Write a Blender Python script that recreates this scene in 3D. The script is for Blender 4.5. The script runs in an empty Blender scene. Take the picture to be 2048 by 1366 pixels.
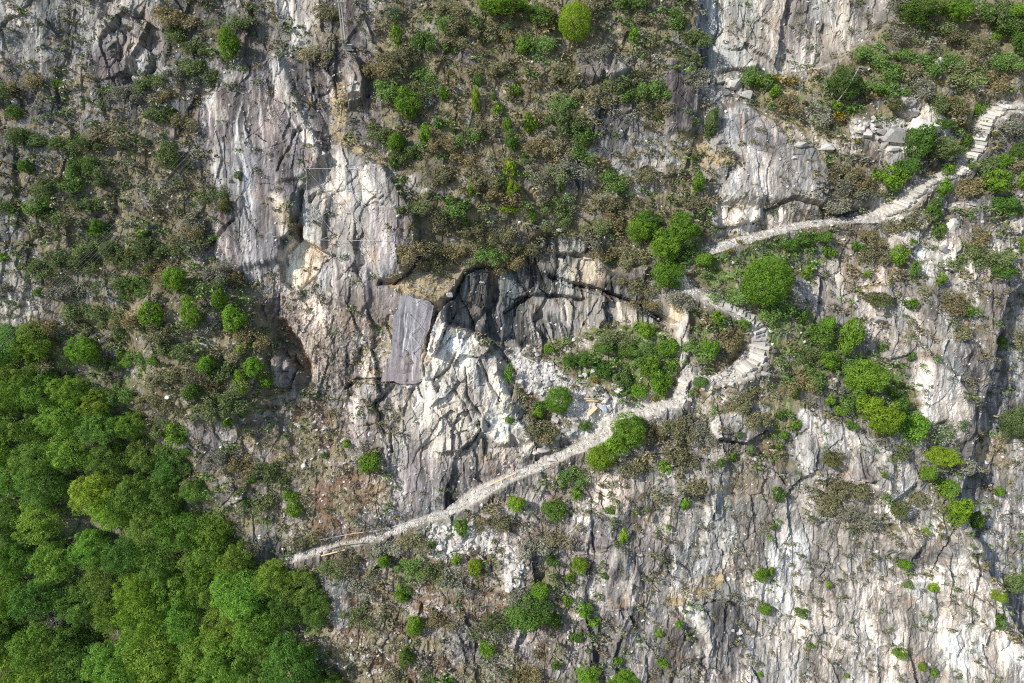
import bpy, math, random
import numpy as np
from mathutils import Vector, Matrix

random.seed(7)
rng = np.random.default_rng(11)
scn = bpy.context.scene
COL = scn.collection

# ------------------------------------------------------------------ camera, sky, sun, exposure
PITCH = math.radians(30.0)
DIST = 85.33
PXM = 16.0                                   # photo pixels per metre on the mean face of the cliff
XH = np.array([1.0, 0.0, 0.0])
UP = np.array([0.0, math.sin(PITCH), math.cos(PITCH)])      # up the cliff face
BK = np.array([0.0, -math.cos(PITCH), math.sin(PITCH)])     # out of the cliff face
CAM_LOC = BK * DIST
cam_d = bpy.data.cameras.new('camera'); cam = bpy.data.objects.new('camera', cam_d); COL.objects.link(cam)
cam.location = CAM_LOC
cam.rotation_euler = (math.pi / 2 - PITCH, 0, 0)
cam_d.sensor_width = 36.0; cam_d.lens = 24.0; cam_d.clip_start = 0.5; cam_d.clip_end = 2000
scn.camera = cam

to_sun = XH * -0.69 + UP * 0.36 + BK * 0.66
to_sun /= np.linalg.norm(to_sun)
elev = math.asin(to_sun[2]); azim = math.atan2(to_sun[0], to_sun[1])
sun_d = bpy.data.lights.new('sun', 'SUN'); sun = bpy.data.objects.new('sun', sun_d); COL.objects.link(sun)
sun_d.energy = 4.6; sun_d.angle = math.radians(0.55); sun_d.color = (1.0, 0.955, 0.89)
sun.rotation_euler = Vector(to_sun).to_track_quat('Z', 'Y').to_euler()
sun.location = (-60, -80, 120)
world = bpy.data.worlds.new('World'); scn.world = world; world.use_nodes = True
wn = world.node_tree; wn.nodes.clear()
sky = wn.nodes.new('ShaderNodeTexSky'); sky.sky_type = 'NISHITA'; sky.sun_disc = False
sky.sun_elevation = elev; sky.sun_rotation = azim; sky.altitude = 500
sky.air_density = 1.0; sky.dust_density = 1.2
bg = wn.nodes.new('ShaderNodeBackground'); bg.inputs['Strength'].default_value = 0.15
wo = wn.nodes.new('ShaderNodeOutputWorld')
wn.links.new(sky.outputs[0], bg.inputs['Color']); wn.links.new(bg.outputs[0], wo.inputs['Surface'])
scn.view_settings.view_transform = 'Standard'; scn.view_settings.look = 'None'
scn.view_settings.gamma = 1.0; scn.view_settings.use_curve_mapping = False
scn.view_settings.exposure = 0.16
scn.cycles.max_bounces = 5; scn.cycles.diffuse_bounces = 3; scn.cycles.glossy_bounces = 2
scn.cycles.transparent_max_bounces = 4; scn.cycles.transmission_bounces = 3
scn.cycles.use_denoising = False
scn.cycles.pixel_filter_type = 'BLACKMAN_HARRIS'; scn.cycles.filter_width = 1.15

# ------------------------------------------------------------------ noise helpers (numpy)
def _tab(seed):
    return np.random.default_rng(seed).random((256, 256)).astype(np.float32)
_tabs = {}
def vnoise(x, y, seed):
    if seed not in _tabs: _tabs[seed] = _tab(seed)
    T = _tabs[seed]
    xf = np.floor(x); yf = np.floor(y)
    xi = xf.astype(np.int64) & 255; yi = yf.astype(np.int64) & 255
    fx = (x - xf).astype(np.float32); fy = (y - yf).astype(np.float32)
    fx = fx * fx * (3 - 2 * fx); fy = fy * fy * (3 - 2 * fy)
    x1 = (xi + 1) & 255; y1 = (yi + 1) & 255
    a = T[yi, xi]; b = T[yi, x1]; c = T[y1, xi]; d = T[y1, x1]
    return (a + (b - a) * fx) * (1 - fy) + (c + (d - c) * fx) * fy
def fbm(x, y, seed, octv=4, gain=0.5):
    s = 0; a = 1; t = 0
    for i in range(octv):
        s = s + a * vnoise(x + 13.7 * i, y + 7.3 * i, seed + i); t += a
        x = x * 2.03; y = y * 2.03; a *= gain
    return s / t
def ridged(x, y, seed, octv=4):
    s = 0; a = 1; t = 0
    for i in range(octv):
        n = 1 - np.abs(2 * vnoise(x + 3.1 * i, y + 9.7 * i, seed + i) - 1)
        s = s + a * n * n; t += a; x = x * 2.1; y = y * 2.1; a *= 0.5
    return s / t
def facets(x, y, cell, seed, ax=1.0, ay=1.0, rot=0.0):
    """jittered cells, each one a plane with its own tilt; returns height, distance to the joint, cell id value"""
    c, s = math.cos(rot), math.sin(rot)
    u = (x * c + y * s) / (cell * ax); v = (-x * s + y * c) / (cell * ay)
    ui = np.floor(u).astype(np.int64); vi = np.floor(v).astype(np.int64)
    r = np.random.default_rng(seed)
    J = r.random((256, 256, 2)).astype(np.float32); H = (r.random((256, 256, 4)).astype(np.float32) * 2 - 1)
    f1 = np.full(u.shape, 9.0, np.float32); f2 = np.full(u.shape, 9.0, np.float32)
    h = np.zeros(u.shape, np.float32); idv = np.zeros(u.shape, np.float32)
    for dy in (-1, 0, 1):
        for dx in (-1, 0, 1):
            cx = (ui + dx) & 255; cy = (vi + dy) & 255
            j = J[cy, cx]; px = ui + dx + j[..., 0]; py = vi + dy + j[..., 1]
            du = (u - px).astype(np.float32); dv = (v - py).astype(np.float32)
            d = np.sqrt(du * du + dv * dv); hh = H[cy, cx]
            hv = hh[..., 0] * 0.55 + hh[..., 1] * du * 0.9 + hh[..., 2] * dv * 0.9
            near = d < f1
            f2 = np.where(near, f1, np.minimum(f2, d))
            h = np.where(near, hv, h); idv = np.where(near, hh[..., 3], idv)
            f1 = np.where(near, d, f1)
    return h, f2 - f1, idv
def sstep(a, b, x):
    t = np.clip((x - a) / (b - a), 0, 1); return t * t * (3 - 2 * t)

# ------------------------------------------------------------------ painted control maps, in photo pixels
MX0, MY0, MX1, MY1, MS = -320, -240, 2368, 1606, 2.0
MW, MH = int((MX1 - MX0) / MS), int((MY1 - MY0) / MS)
gx = MX0 + (np.arange(MW) + .5) * MS; gy = MY0 + (np.arange(MH) + .5) * MS
def blur(a, r):
    r = int(round(r / MS))
    if r < 1: return a
    for _ in range(2):
        for ax in (0, 1):
            k = 2 * r + 1
            pad = [(0, 0)] * a.ndim; pad[ax] = (r + 1, r)
            c = np.cumsum(np.pad(a, pad, mode='edge'), axis=ax, dtype=np.float64)
            n = a.shape[ax]
            hi = np.take(c, np.arange(k, k + n), axis=ax) if ax == 0 else np.take(c, np.arange(k, k + n), axis=ax)
            lo = np.take(c, np.arange(0, n), axis=ax)
            a = ((hi - lo) / k).astype(np.float32)
    return a
def poly_mask(pts, feather=0.0):
    """0..1 mask of a polygon, returned with its window (slices)"""
    P = np.array(pts, float); m = feather * 2 + 4
    x0 = max(0, int((P[:, 0].min() - m - MX0) / MS)); x1 = min(MW, int((P[:, 0].max() + m - MX0) / MS) + 1)
    y0 = max(0, int((P[:, 1].min() - m - MY0) / MS)); y1 = min(MH, int((P[:, 1].max() + m - MY0) / MS) + 1)
    X, Y = np.meshgrid(gx[x0:x1], gy[y0:y1])
    ins = np.zeros(X.shape, bool); n = len(P)
    for i in range(n):
        xa, ya = P[i]; xb, yb = P[(i + 1) % n]
        if ya == yb: continue
        c = ((ya > Y) != (yb > Y)) & (X < (xb - xa) * (Y - ya) / (yb - ya) + xa)
        ins ^= c
    M = ins.astype(np.float32)
    if feather >= MS: M = blur(M, feather)
    return (slice(y0, y1), slice(x0, x1)), M, X, Y
def line_field(pts, reach):
    """distance to a polyline, signed offset below it, arc position; windowed"""
    P = np.array(pts, float)
    x0 = max(0, int((P[:, 0].min() - reach - MX0) / MS)); x1 = min(MW, int((P[:, 0].max() + reach - MX0) / MS) + 1)
    y0 = max(0, int((P[:, 1].min() - reach - MY0) / MS)); y1 = min(MH, int((P[:, 1].max() + reach - MY0) / MS) + 1)
    X, Y = np.meshgrid(gx[x0:x1], gy[y0:y1])
    best = np.full(X.shape, 1e9); off = np.zeros(X.shape); arc = np.zeros(X.shape); L = 0
    for i in range(len(P) - 1):
        a = P[i]; b = P[i + 1]; v = b - a; l = np.hypot(*v)
        t = np.clip(((X - a[0]) * v[0] + (Y - a[1]) * v[1]) / (l * l), 0, 1)
        dx = X - a[0] - t * v[0]; dy = Y - a[1] - t * v[1]; d = np.hypot(dx, dy)
        m = d < best
        nx, ny = -v[1] / l, v[0] / l
        if ny < 0: nx, ny = -nx, -ny
        best = np.where(m, d, best); off = np.where(m, (dx * nx + dy * ny) * ny, off); arc = np.where(m, L + t * l, arc)
        L += l
    return (slice(y0, y1), slice(x0, x1)), best, off, arc
def samp(A, x, y):
    u = np.clip((x - MX0) / MS - .5, 0, MW - 1.001); v = np.clip((y - MY0) / MS - .5, 0, MH - 1.001)
    ui = u.astype(np.int64); vi = v.astype(np.int64)
    fu = (u - ui).astype(np.float32); fv = (v - vi).astype(np.float32)
    if A.ndim == 3: fu = fu[..., None]; fv = fv[..., None]
    return (A[vi, ui] * (1 - fu) + A[vi, ui + 1] * fu) * (1 - fv) + (A[vi + 1, ui] * (1 - fu) + A[vi + 1, ui + 1] * fu) * fv
# channels: 0-2 rock colour, 3 soil, 4 facet strength, 5 streak strength, 6 scrub, 7 green cover, 8 dry grass, 9 rubble, 10 lean of the streaks, 11 crumble
K = 12
base = [.24, .23, .22, .34, .75, .35, .50, .06, .25, .10, 0.0, .4]
MAP = np.empty((MH, MW, K), np.float32); MAP[:] = base
def reg(pts, f, rock=None, soil=None, fac=None, st=None, scrub=None, green=None, dry=None, rub=None, lean=None, crumb=None, amt=1.0):
    w, M, _, _ = poly_mask(pts, f); M = M * amt
    vals = [None] * K
    if rock is not None: vals[0:3] = rock
    vals[3:] = [soil, fac, st, scrub, green, dry, rub, lean, crumb]
    T = MAP[w]
    for i, v in enumerate(vals):
        if v is not None: T[..., i] += (v - T[..., i]) * M
VIO = (.16,.145,.15); GREY = (.27, .265, .26); PALE = (.50, .475, .445); WHITE = (.60, .575, .53); CREAM = (.72, .63, .50)
DARK = (.075, .078, .08); PINK = (.42, .375, .34); COOL = (.33, .345, .35); MID = (.34, .325, .31)
reg([(-320,-240),(420,-240),(430,200),(400,700),(-320,700)], 40, rock=(.185,.182,.18), scrub=.50, soil=.40, lean=.35)
reg([(-20,-20),(330,-20),(330,120),(150,130),(-20,150)], 20, rock=(.30,.295,.285), scrub=.22, soil=.25, fac=1.0)
reg([(195,-20),(330,-20),(345,60),(310,130),(290,180),(240,150),(200,60)], 10, rock=(.29,.275,.265), scrub=.04, soil=.05, fac=1.7, st=.5)
reg([(175,95),(245,80),(260,165),(235,185),(180,150)], 8, rock=(.13,.115,.12), scrub=.1, soil=.1, st=.2)
reg([(60,330),(300,250),(420,380),(380,520),(200,560),(60,480)], 30, scrub=.72, soil=.5)
reg([(0,500),(45,510),(80,590),(60,650),(0,650)], 10, rock=(.36,.36,.34), scrub=.15, soil=.15)
reg([(380,120),(480,120),(560,170),(520,300),(400,200)], 15, rock=(.30,.285,.27), scrub=.45, dry=.4)
# the striped grey-violet wall
reg([(400,190),(470,160),(530,120),(600,95),(670,110),(700,150),(690,280),(640,330),(620,390),(590,400),(575,480),(560,540),(500,560),(430,500),(425,380),(395,280)], 9,
    rock=(.185,.168,.172), soil=.05, fac=.40, st=1.0, scrub=.07, green=.02, dry=.06, lean=.05, crumb=.15)
reg([(535,115),(640,95),(680,180),(690,290),(600,300),(545,230)], 6, rock=(.15,.135,.14), st=1., fac=.7, lean=.45)
reg([(470,230),(560,330),(575,470),(555,530),(480,520),(450,400)], 8, rock=(.235,.225,.232), st=1.)
reg([(520,340),(560,350),(570,520),(535,560),(515,450)], 8, rock=(.20,.178,.186), st=.5, fac=.2)
reg([(545,100),(565,100),(590,190),(630,260),(650,330),(630,320),(590,240),(556,170)], 5, rock=PALE, st=.4)
reg([(420,180),(440,170),(452,240),(440,260),(426,230)], 4, rock=PALE, st=.5)
reg([(423,295),(445,290),(440,350),(455,370),(440,385),(420,340)], 4, rock=(.55,.53,.49), soil=.0)
reg([(463,270),(472,275),(474,310),(465,315)], 2, rock=(.55,.53,.5))
reg([(565,-20),(650,-20),(640,30),(600,60),(575,100),(580,40)], 5, rock=(.50,.46,.42), soil=.05, scrub=.02, fac=.6, st=.5)
reg([(690,0),(715,0),(712,60),(745,110),(770,250),(770,320),(745,300),(720,180),(700,100),(690,60)], 5, rock=(.19,.165,.165), soil=.05, scrub=.03, st=.5, lean=.35, fac=.4)
reg([(695,105),(715,115),(732,160),(728,195),(700,215),(690,150)], 3, rock=(.42,.38,.35), soil=.0, scrub=.0, st=.5, lean=.3)
reg([(660,180),(700,150),(695,230),(710,260),(770,320),(765,345),(720,330),(690,300),(650,280),(660,240)], 8, rock=(.3,.26,.22), soil=.95, scrub=.08, dry=.9, fac=.5)
# pale wall under the net
reg([(620,330),(660,310),(700,300),(740,320),(790,340),(810,400),(820,480),(810,545),(760,555),(740,520),(700,540),(650,520),(600,500),(590,440),(600,390)], 7,
    rock=(.37,.36,.345), soil=.10, fac=.7, st=.6, scrub=.02, dry=.1, lean=.1, crumb=.3)
reg([(655,315),(700,305),(705,330),(690,370),(670,380),(652,350)], 5, rock=WHITE, soil=.02, st=.2)
reg([(700,315),(720,325),(722,380),(700,390),(690,360)], 4, rock=(.27,.27,.285), st=.4)
reg([(728,340),(745,345),(748,400),(738,410),(728,380)], 3, rock=(.62,.57,.49), soil=.0)
reg([(745,338),(775,340),(775,380),(760,385),(748,370)], 4, rock=(.24,.225,.225), st=.8)
reg([(610,400),(655,400),(655,470),(650,505),(605,480)], 5, rock=(.42,.42,.40), st=.25, fac=.5)
reg([(745,410),(790,420),(805,500),(800,560),(760,560),(745,500)], 5, rock=(.25,.23,.23), st=.8, fac=.4)
reg([(790,430),(825,430),(835,500),(810,550),(795,500)], 4, rock=(.19,.165,.165), st=.5)
reg([(760,470),(785,470),(790,550),(770,560)], 4, rock=(.45,.42,.42), st=.6)
reg([(555,390),(572,400),(582,440),(580,475),(565,475),(555,430)], 3, rock=(.66,.60,.52), soil=.0, st=.1)
reg([(575,480),(600,480),(640,500),(632,545),(610,570),(590,580),(565,560),(562,520)], 3, rock=(.82,.72,.58), soil=.02, st=.05, fac=.5, crumb=.1, scrub=0)
reg([(600,480),(640,495),(634,550),(612,565),(598,530)], 5, rock=(.66,.56,.44), fac=.7, crumb=.2)
reg([(572,410),(590,420),(605,470),(590,480),(575,450)], 4, rock=(.25,.18,.13), soil=.9, scrub=.1)
reg([(640,520),(700,510),(740,540),(745,600),(720,640),(690,600),(650,590),(625,580)], 6, rock=(.31,.295,.29), st=.8, soil=.1, scrub=.05)
reg([(725,560),(790,570),(805,600),(790,640),(740,655),(718,640),(720,590)], 4, rock=(.26,.235,.235), st=.5, fac=.2, soil=.03, scrub=0, crumb=.1)
# broken pink rock with soil
reg([(520,560),(600,580),(700,620),(790,640),(790,700),(760,760),(690,790),(640,780),(610,740),(570,680),(530,620)], 8,
    rock=(.34,.31,.285), soil=.42, fac=1.0, st=.3, scrub=.07, dry=.2, crumb=1.0)
reg([(560,570),(600,580),(650,610),(680,650),(640,660),(590,620)], 6, rock=(.55,.50,.44), soil=.2)
reg([(720,680),(760,670),(785,660),(780,720),(755,760),(720,750)], 8, rock=(.45,.42,.38), soil=.75, dry=.35, rub=.35, crumb=1.2)
reg([(690,690),(720,680),(725,750),(700,780),(680,760)], 5, rock=(.24,.205,.205), soil=.1, st=.6)
reg([(555,690),(590,700),(615,720),(600,770),(560,770),(545,720)], 5, rock=(.22,.21,.215), soil=.03, scrub=.02, fac=1.5, st=.4)
reg([(540,640),(575,640),(620,720),(622,760),(600,740),(560,690)], 6, rock=(.2,.13,.09), soil=.95, scrub=.05)
# scrub hump left
reg([(330,560),(440,545),(520,600),(545,660),(555,740),(550,800),(480,840),(380,840),(300,760),(230,640)], 22,
    scrub=.97, soil=.8, green=.15, rock=(.25,.24,.22))
reg([(120,540),(330,520),(400,620),(330,800),(270,760),(140,660)], 30, scrub=.85, soil=.6, green=.12)
reg([(380,840),(440,830),(540,830),(600,870),(590,960),(560,1040),(500,1090),(450,1020),(400,930)], 20, scrub=.45, soil=.75, dry=.45, rock=(.26,.24,.23))
reg([(380,820),(440,830),(460,860),(430,900),(395,870)], 8, rock=(.33,.31,.30), scrub=.05, soil=.15, st=.5)
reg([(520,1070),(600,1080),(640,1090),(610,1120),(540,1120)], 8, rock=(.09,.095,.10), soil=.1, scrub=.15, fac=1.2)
# brown debris chute
reg([(575,790),(640,790),(680,830),(700,880),(760,950),(800,1020),(790,1060),(700,1085),(640,1085),(600,1040),(590,950),(570,860)], 12,
    rock=(.3,.26,.23), soil=.97, scrub=.16, dry=.25, rub=.22, fac=.5, crumb=1.0, green=.04)
reg([(770,880),(700,930),(720,1000),(760,1040),(790,1050),(770,960)], 12, soil=.8, dry=.5)
reg([(-20,640),(110,650),(260,740),(310,850),(440,1000),(520,1120),(640,1170),(690,1370),(700,1606),(-320,1606),(-320,660)], 20,
    rock=(.16,.15,.13), soil=.9, scrub=.35, green=.6, dry=.05, fac=.6)
# rock left of and under the white buttress
reg([(640,780),(690,790),(760,770),(850,790),(860,860),(840,880),(720,880),(680,830)], 6, rock=(.38,.35,.34), soil=.25, fac=.9, st=.8, scrub=.10, dry=.1)
reg([(750,800),(850,850),(880,900),(1000,905),(1100,890),(1110,920),(1030,950),(950,985),(880,1030),(830,1045),(790,1010),(760,900)], 7,
    rock=(.235,.225,.222), soil=.04, fac=.9, st=.75, scrub=.02, dry=.03, lean=-.15, crumb=.5)
reg([(800,870),(850,890),(870,1000),(840,1030),(810,980)], 6, rock=(.20,.18,.185), st=.5, fac=.3)
reg([(700,1030),(770,1010),(830,1050),(760,1075),(730,1060)], 8, rock=(.27,.26,.27), soil=.25, st=.5)
reg([(970,920),(1060,910),(1090,930),(1010,950),(960,960)], 8, rock=(.30,.265,.265), st=.6)
reg([(660,820),(690,830),(740,900),(760,950),(720,950),(690,880)], 7, rock=(.25,.22,.215), soil=.2, st=.8, lean=.5)
# white broken buttress
reg([(690,775),(850,765),(870,700),(1000,700),(1040,800),(1110,885),(1080,915),(960,925),(880,915),(800,900),(740,850)], 10, rock=(.47,.45,.42), soil=.06, st=.5, scrub=.03, fac=1.35, crumb=.6)
reg([(690,790),(760,780),(800,830),(820,880),(740,870),(700,830)], 10, soil=.45, scrub=.3, rock=(.36,.33,.31))
WB = [(845,770),(843,700),(868,670),(893,645),(905,655),(930,655),(990,700),(1010,760),(1032,830),(1060,870),(1080,890),(1010,885),(960,870),(955,890),(930,900),(880,905),(860,860),(850,830)]
reg(WB, 3, rock=(.58,.555,.51), soil=.0, fac=2.0, st=.15, scrub=0, green=0, dry=.0, lean=-.3, crumb=.5)
reg([(940,700),(985,720),(1000,780),(960,790),(930,760)], 8, rock=(.50,.52,.52), st=.4)
reg([(860,790),(920,780),(950,850),(950,880),(900,880)], 8, rock=(.58,.55,.50), fac=1.7)
reg([(1020,860),(1060,840),(1080,860),(1100,890),(1040,890)], 4, rock=(.60,.55,.50), soil=.05, fac=.8)
reg([(912,598),(900,603),(872,620),(850,660),(845,710),(872,712),(895,690),(922,630)], 3, rock=(.56,.52,.48), soil=.02, fac=1.2, scrub=0)
# grass ledge
reg([(770,560),(830,525),(920,530),(935,555),(908,590),(900,600),(870,610),(830,590),(800,582)], 5, rock=(.38,.33,.25), soil=.97, fac=.3, st=0, scrub=.0, dry=1.0, green=.05)
reg([(830,505),(900,500),(935,520),(915,545),(850,540)], 6, soil=.95, dry=.95, scrub=.15)
# dark recess of the old quarry face
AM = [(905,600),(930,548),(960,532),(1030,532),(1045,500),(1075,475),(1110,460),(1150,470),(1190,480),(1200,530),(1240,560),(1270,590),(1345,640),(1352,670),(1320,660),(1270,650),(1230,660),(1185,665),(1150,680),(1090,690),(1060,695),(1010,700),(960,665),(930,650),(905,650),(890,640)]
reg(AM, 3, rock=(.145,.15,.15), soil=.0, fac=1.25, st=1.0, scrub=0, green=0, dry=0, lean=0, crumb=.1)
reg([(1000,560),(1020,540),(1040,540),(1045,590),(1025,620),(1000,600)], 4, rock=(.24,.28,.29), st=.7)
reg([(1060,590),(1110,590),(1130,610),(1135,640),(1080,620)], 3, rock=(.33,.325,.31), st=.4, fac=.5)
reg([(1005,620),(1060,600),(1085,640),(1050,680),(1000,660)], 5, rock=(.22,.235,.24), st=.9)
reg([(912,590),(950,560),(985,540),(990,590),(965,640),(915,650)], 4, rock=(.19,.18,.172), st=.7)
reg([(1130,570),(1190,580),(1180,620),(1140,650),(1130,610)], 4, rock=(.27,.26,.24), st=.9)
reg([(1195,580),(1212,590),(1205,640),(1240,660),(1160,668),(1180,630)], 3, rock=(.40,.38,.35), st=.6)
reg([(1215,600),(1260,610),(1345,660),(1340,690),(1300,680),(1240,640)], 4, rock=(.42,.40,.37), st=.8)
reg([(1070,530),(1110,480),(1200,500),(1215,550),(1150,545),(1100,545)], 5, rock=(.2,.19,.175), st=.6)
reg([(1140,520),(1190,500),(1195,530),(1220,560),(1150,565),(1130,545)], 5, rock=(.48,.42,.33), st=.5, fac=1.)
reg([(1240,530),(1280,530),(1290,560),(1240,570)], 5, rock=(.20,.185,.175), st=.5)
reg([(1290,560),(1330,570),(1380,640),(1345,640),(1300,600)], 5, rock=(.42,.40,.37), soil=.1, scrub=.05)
# heath above the recess
reg([(760,40),(900,0),(1390,-40),(1395,300),(1400,420),(1270,430),(1230,520),(1180,470),(1080,470),(1030,530),(930,530),(840,520),(830,420),(790,330),(770,200)], 18,
    scrub=.96, soil=.85, green=.26, dry=.2, rock=(.25,.24,.23), rub=.02)
reg([(1150,110),(1220,100),(1265,140),(1240,170),(1200,200),(1150,170)], 7, rock=(.36,.34,.32), scrub=.05, soil=.1, fac=1.2)
reg([(1190,200),(1250,190),(1290,230),(1260,300),(1210,330),(1180,260)], 10, rock=(.13,.128,.13), scrub=.2, soil=.1, fac=1., st=.5)
reg([(1100,340),(1160,330),(1200,360),(1180,380),(1130,375),(1105,360)], 6, rock=(.12,.115,.12), scrub=.05, soil=.05)
reg([(1260,260),(1360,260),(1350,330),(1300,400),(1220,400),(1230,330)], 12, rock=(.32,.31,.30), scrub=.4, soil=.5, dry=.5)
reg([(1330,130),(1385,140),(1395,190),(1385,268),(1340,262),(1325,200)], 4, rock=(.125,.11,.115), scrub=.02, soil=.02, st=.5, fac=.5)
reg([(940,40),(960,100),(930,150),(905,110)], 10, scrub=.5, rock=(.22,.2,.2), soil=.4)
reg([(810,350),(850,350),(862,375),(840,385),(815,372)], 3, rock=PALE, scrub=0, soil=.02)
reg([(1330,40),(1390,50),(1385,110),(1340,90)], 8, scrub=.5, soil=.6)
reg([(1385,270),(1420,260),(1470,320),(1420,370),(1390,330)], 10, soil=.95, dry=.9, scrub=.25)
# quarry floor
reg([(1010,690),(1100,720),(1180,790),(1250,800),(1300,790),(1330,820),(1250,840),(1190,870),(1130,885),(1100,850),(1060,800),(1030,760)], 8,
    rock=(.50,.48,.45), soil=.30, fac=.3, st=0, scrub=.05, green=.1, dry=.1, rub=1.0, crumb=1.0)
reg([(1010,760),(1050,770),(1085,800),(1130,830),(1120,870),(1080,870),(1050,830)], 8, scrub=.7, soil=.8, rub=.1)
reg([(1090,690),(1190,660),(1290,640),(1350,670),(1360,740),(1330,800),(1250,810),(1240,760),(1180,770),(1120,730)], 10,
    scrub=.85, green=.92, soil=.9, rub=.1, dry=.15)
reg([(1240,660),(1190,670),(1110,690),(1110,710),(1180,700),(1240,690)], 6, rub=.5, green=.2, soil=.7, rock=(.4,.36,.32))
# big pale wall top right
reg([(1390,-40),(1800,-40),(1770,10),(1760,60),(1700,100),(1650,130),(1560,150),(1500,130),(1430,150),(1395,150)], 5,
    rock=(.54,.52,.475), soil=.03, fac=1.0, st=.6, scrub=.03, green=.02, dry=.05, lean=0, crumb=.3)
reg([(1392,-40),(1450,-40),(1445,60),(1435,130),(1395,140)], 6, rock=(.24,.25,.255), st=.9, fac=1.3)  # shade on the wall's left end, painted as darker rock colour
reg([(1570,-40),(1640,-40),(1640,110),(1590,110),(1560,50)], 10, rock=(.40,.375,.36), st=.9)
reg([(1700,-40),(1790,-40),(1770,20),(1730,30)], 8, rock=(.36,.34,.33), st=.7)
reg([(1450,40),(1500,80),(1530,130),(1450,130),(1440,80)], 5, rock=(.44,.45,.44), st=.2, fac=.8)
reg([(1560,140),(1620,120),(1660,95),(1700,95),(1790,110),(1750,140),(1690,130),(1620,150)], 6, rock=(.48,.45,.42), soil=.1, scrub=.1)
reg([(1400,150),(1480,140),(1510,180),(1500,210),(1430,210),(1405,190)], 5, rock=(.48,.46,.43), soil=.15, scrub=.02, fac=1.3, crumb=.8)
# heath right
reg([(1500,150),(1650,140),(1780,60),(1800,-40),(2368,-240),(2368,200),(2050,200),(1960,220),(1930,280),(1700,270),(1700,330),(1620,270),(1520,210)], 14,
    scrub=.75, soil=.85, green=.42, dry=.25)
reg([(1540,150),(1640,150),(1640,190),(1560,200)], 8, green=.5, dry=.9, scrub=.3)
reg([(1700,235),(1790,240),(1830,200),(1850,210),(1890,240),(1905,285),(1800,300),(1740,295),(1700,270)], 5, rock=(.60,.58,.54), soil=.10, scrub=.0, green=.05, fac=.8, rub=.35, crumb=.5)
reg([(1420,215),(1480,205),(1540,240),(1580,280),(1640,300),(1655,330),(1650,400),(1640,430),(1600,430),(1560,400),(1450,400),(1440,370),(1490,320),(1430,290)], 6,
    rock=(.37,.36,.35), soil=.08, fac=.5, st=.5, scrub=.06, green=.03, dry=.1, lean=.2)
reg([(1455,225),(1520,240),(1580,285),(1560,305),(1480,300),(1450,260)], 6, rock=(.29,.28,.285), st=.3, fac=.4, lean=.6)
reg([(1520,210),(1600,230),(1640,270),(1700,280),(1760,320),(1700,320),(1640,300),(1580,280),(1530,240)], 6, rock=(.5,.44,.38), soil=.6, dry=.6, rub=.3, scrub=.25)
reg([(1440,400),(1560,400),(1640,430),(1750,400),(1760,420),(1690,432),(1560,450),(1440,480),(1425,440)], 7, rock=(.42,.40,.375), soil=.2, fac=1.2, st=.6, scrub=.1)
reg([(1280,430),(1420,440),(1420,480),(1350,520),(1300,560),(1260,480)], 12, scrub=.8, green=.5, soil=.8)
reg([(1640,300),(1760,320),(1790,390),(1720,410),(1650,400)], 10, scrub=.6, soil=.8, green=.15, dry=.4)
# island between the hairpins
reg([(1400,500),(1500,470),(1680,460),(1660,520),(1600,560),(1580,600),(1620,700),(1560,720),(1520,620),(1440,590),(1380,560)], 10,
    scrub=.8, green=.8, soil=.9, dry=.15)
reg([(1350,600),(1440,610),(1500,640),(1500,700),(1470,740),(1410,750),(1380,700),(1360,640)], 10, scrub=.75, green=.4, soil=.9, dry=.2)
reg([(1345,590),(1370,600),(1378,650),(1375,720),(1360,740),(1350,690),(1340,640)], 4, rock=(.66,.62,.55), scrub=.0, green=0, soil=.0, st=.15, fac=.4)
reg([(1340,600),(1362,600),(1365,640),(1345,640)], 4, rock=(.66,.52,.36), scrub=0, soil=.0)
reg([(1540,600),(1640,600),(1680,680),(1700,720),(1620,790),(1560,760),(1535,700)], 10, scrub=.85, green=.85, soil=.9)
reg([(1380,760),(1530,760),(1570,800),(1560,860),(1400,820)], 8, scrub=.55, soil=.8, dry=.5, rock=PALE)
reg([(1410,825),(1480,820),(1535,850),(1530,880),(1480,890),(1430,875)], 5, rock=(.42,.39,.37), scrub=.1, soil=.15, fac=1.0)
reg([(1540,760),(1600,780),(1600,860),(1540,980),(1510,1000),(1530,900)], 9, scrub=.8, green=.6, soil=.9)
# right-hand rocks
reg([(1580,560),(1680,520),(1700,560),(1690,600),(1640,640),(1590,600)], 7, rock=(.40,.39,.385), soil=.12, scrub=.08, fac=.8, st=.3)
reg([(1680,440),(1760,440),(1760,500),(1800,560),(1740,600),(1680,560),(1660,480)], 10, rock=(.42,.38,.35), soil=.6, scrub=.4, dry=.6)
reg([(1760,400),(1900,380),(2048,420),(2048,560),(1900,560),(1800,520),(1750,460)], 14, rock=(.40,.38,.36), soil=.45, scrub=.5, green=.2, dry=.3, fac=1.2)
reg([(1880,450),(1925,450),(1930,490),(1900,520),(1870,510)], 5, rock=(.50,.47,.45), scrub=.03, soil=.1)
reg([(1950,480),(1975,480),(1970,560),(1950,560)], 5, rock=(.17,.165,.17), scrub=.03, soil=.05)
reg([(1760,560),(1850,600),(1840,690),(1800,720),(1740,680),(1720,620)], 9, rock=(.35,.325,.31), soil=.35, scrub=.25, dry=.4)
reg([(1835,590),(1870,600),(1900,640),(1960,680),(1985,740),(1970,800),(1930,760),(1880,720),(1840,700)], 6,
    rock=(.19,.195,.20), soil=.06, scrub=.06, st=.95, lean=.45, fac=.8)
reg([(1830,720),(1860,715),(1900,750),(1940,800),(1945,850),(1930,890),(1880,850),(1850,860),(1830,800)], 4,
    rock=(.56,.53,.50), soil=.02, scrub=.0, st=.8, lean=.25, fac=.5)
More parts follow.
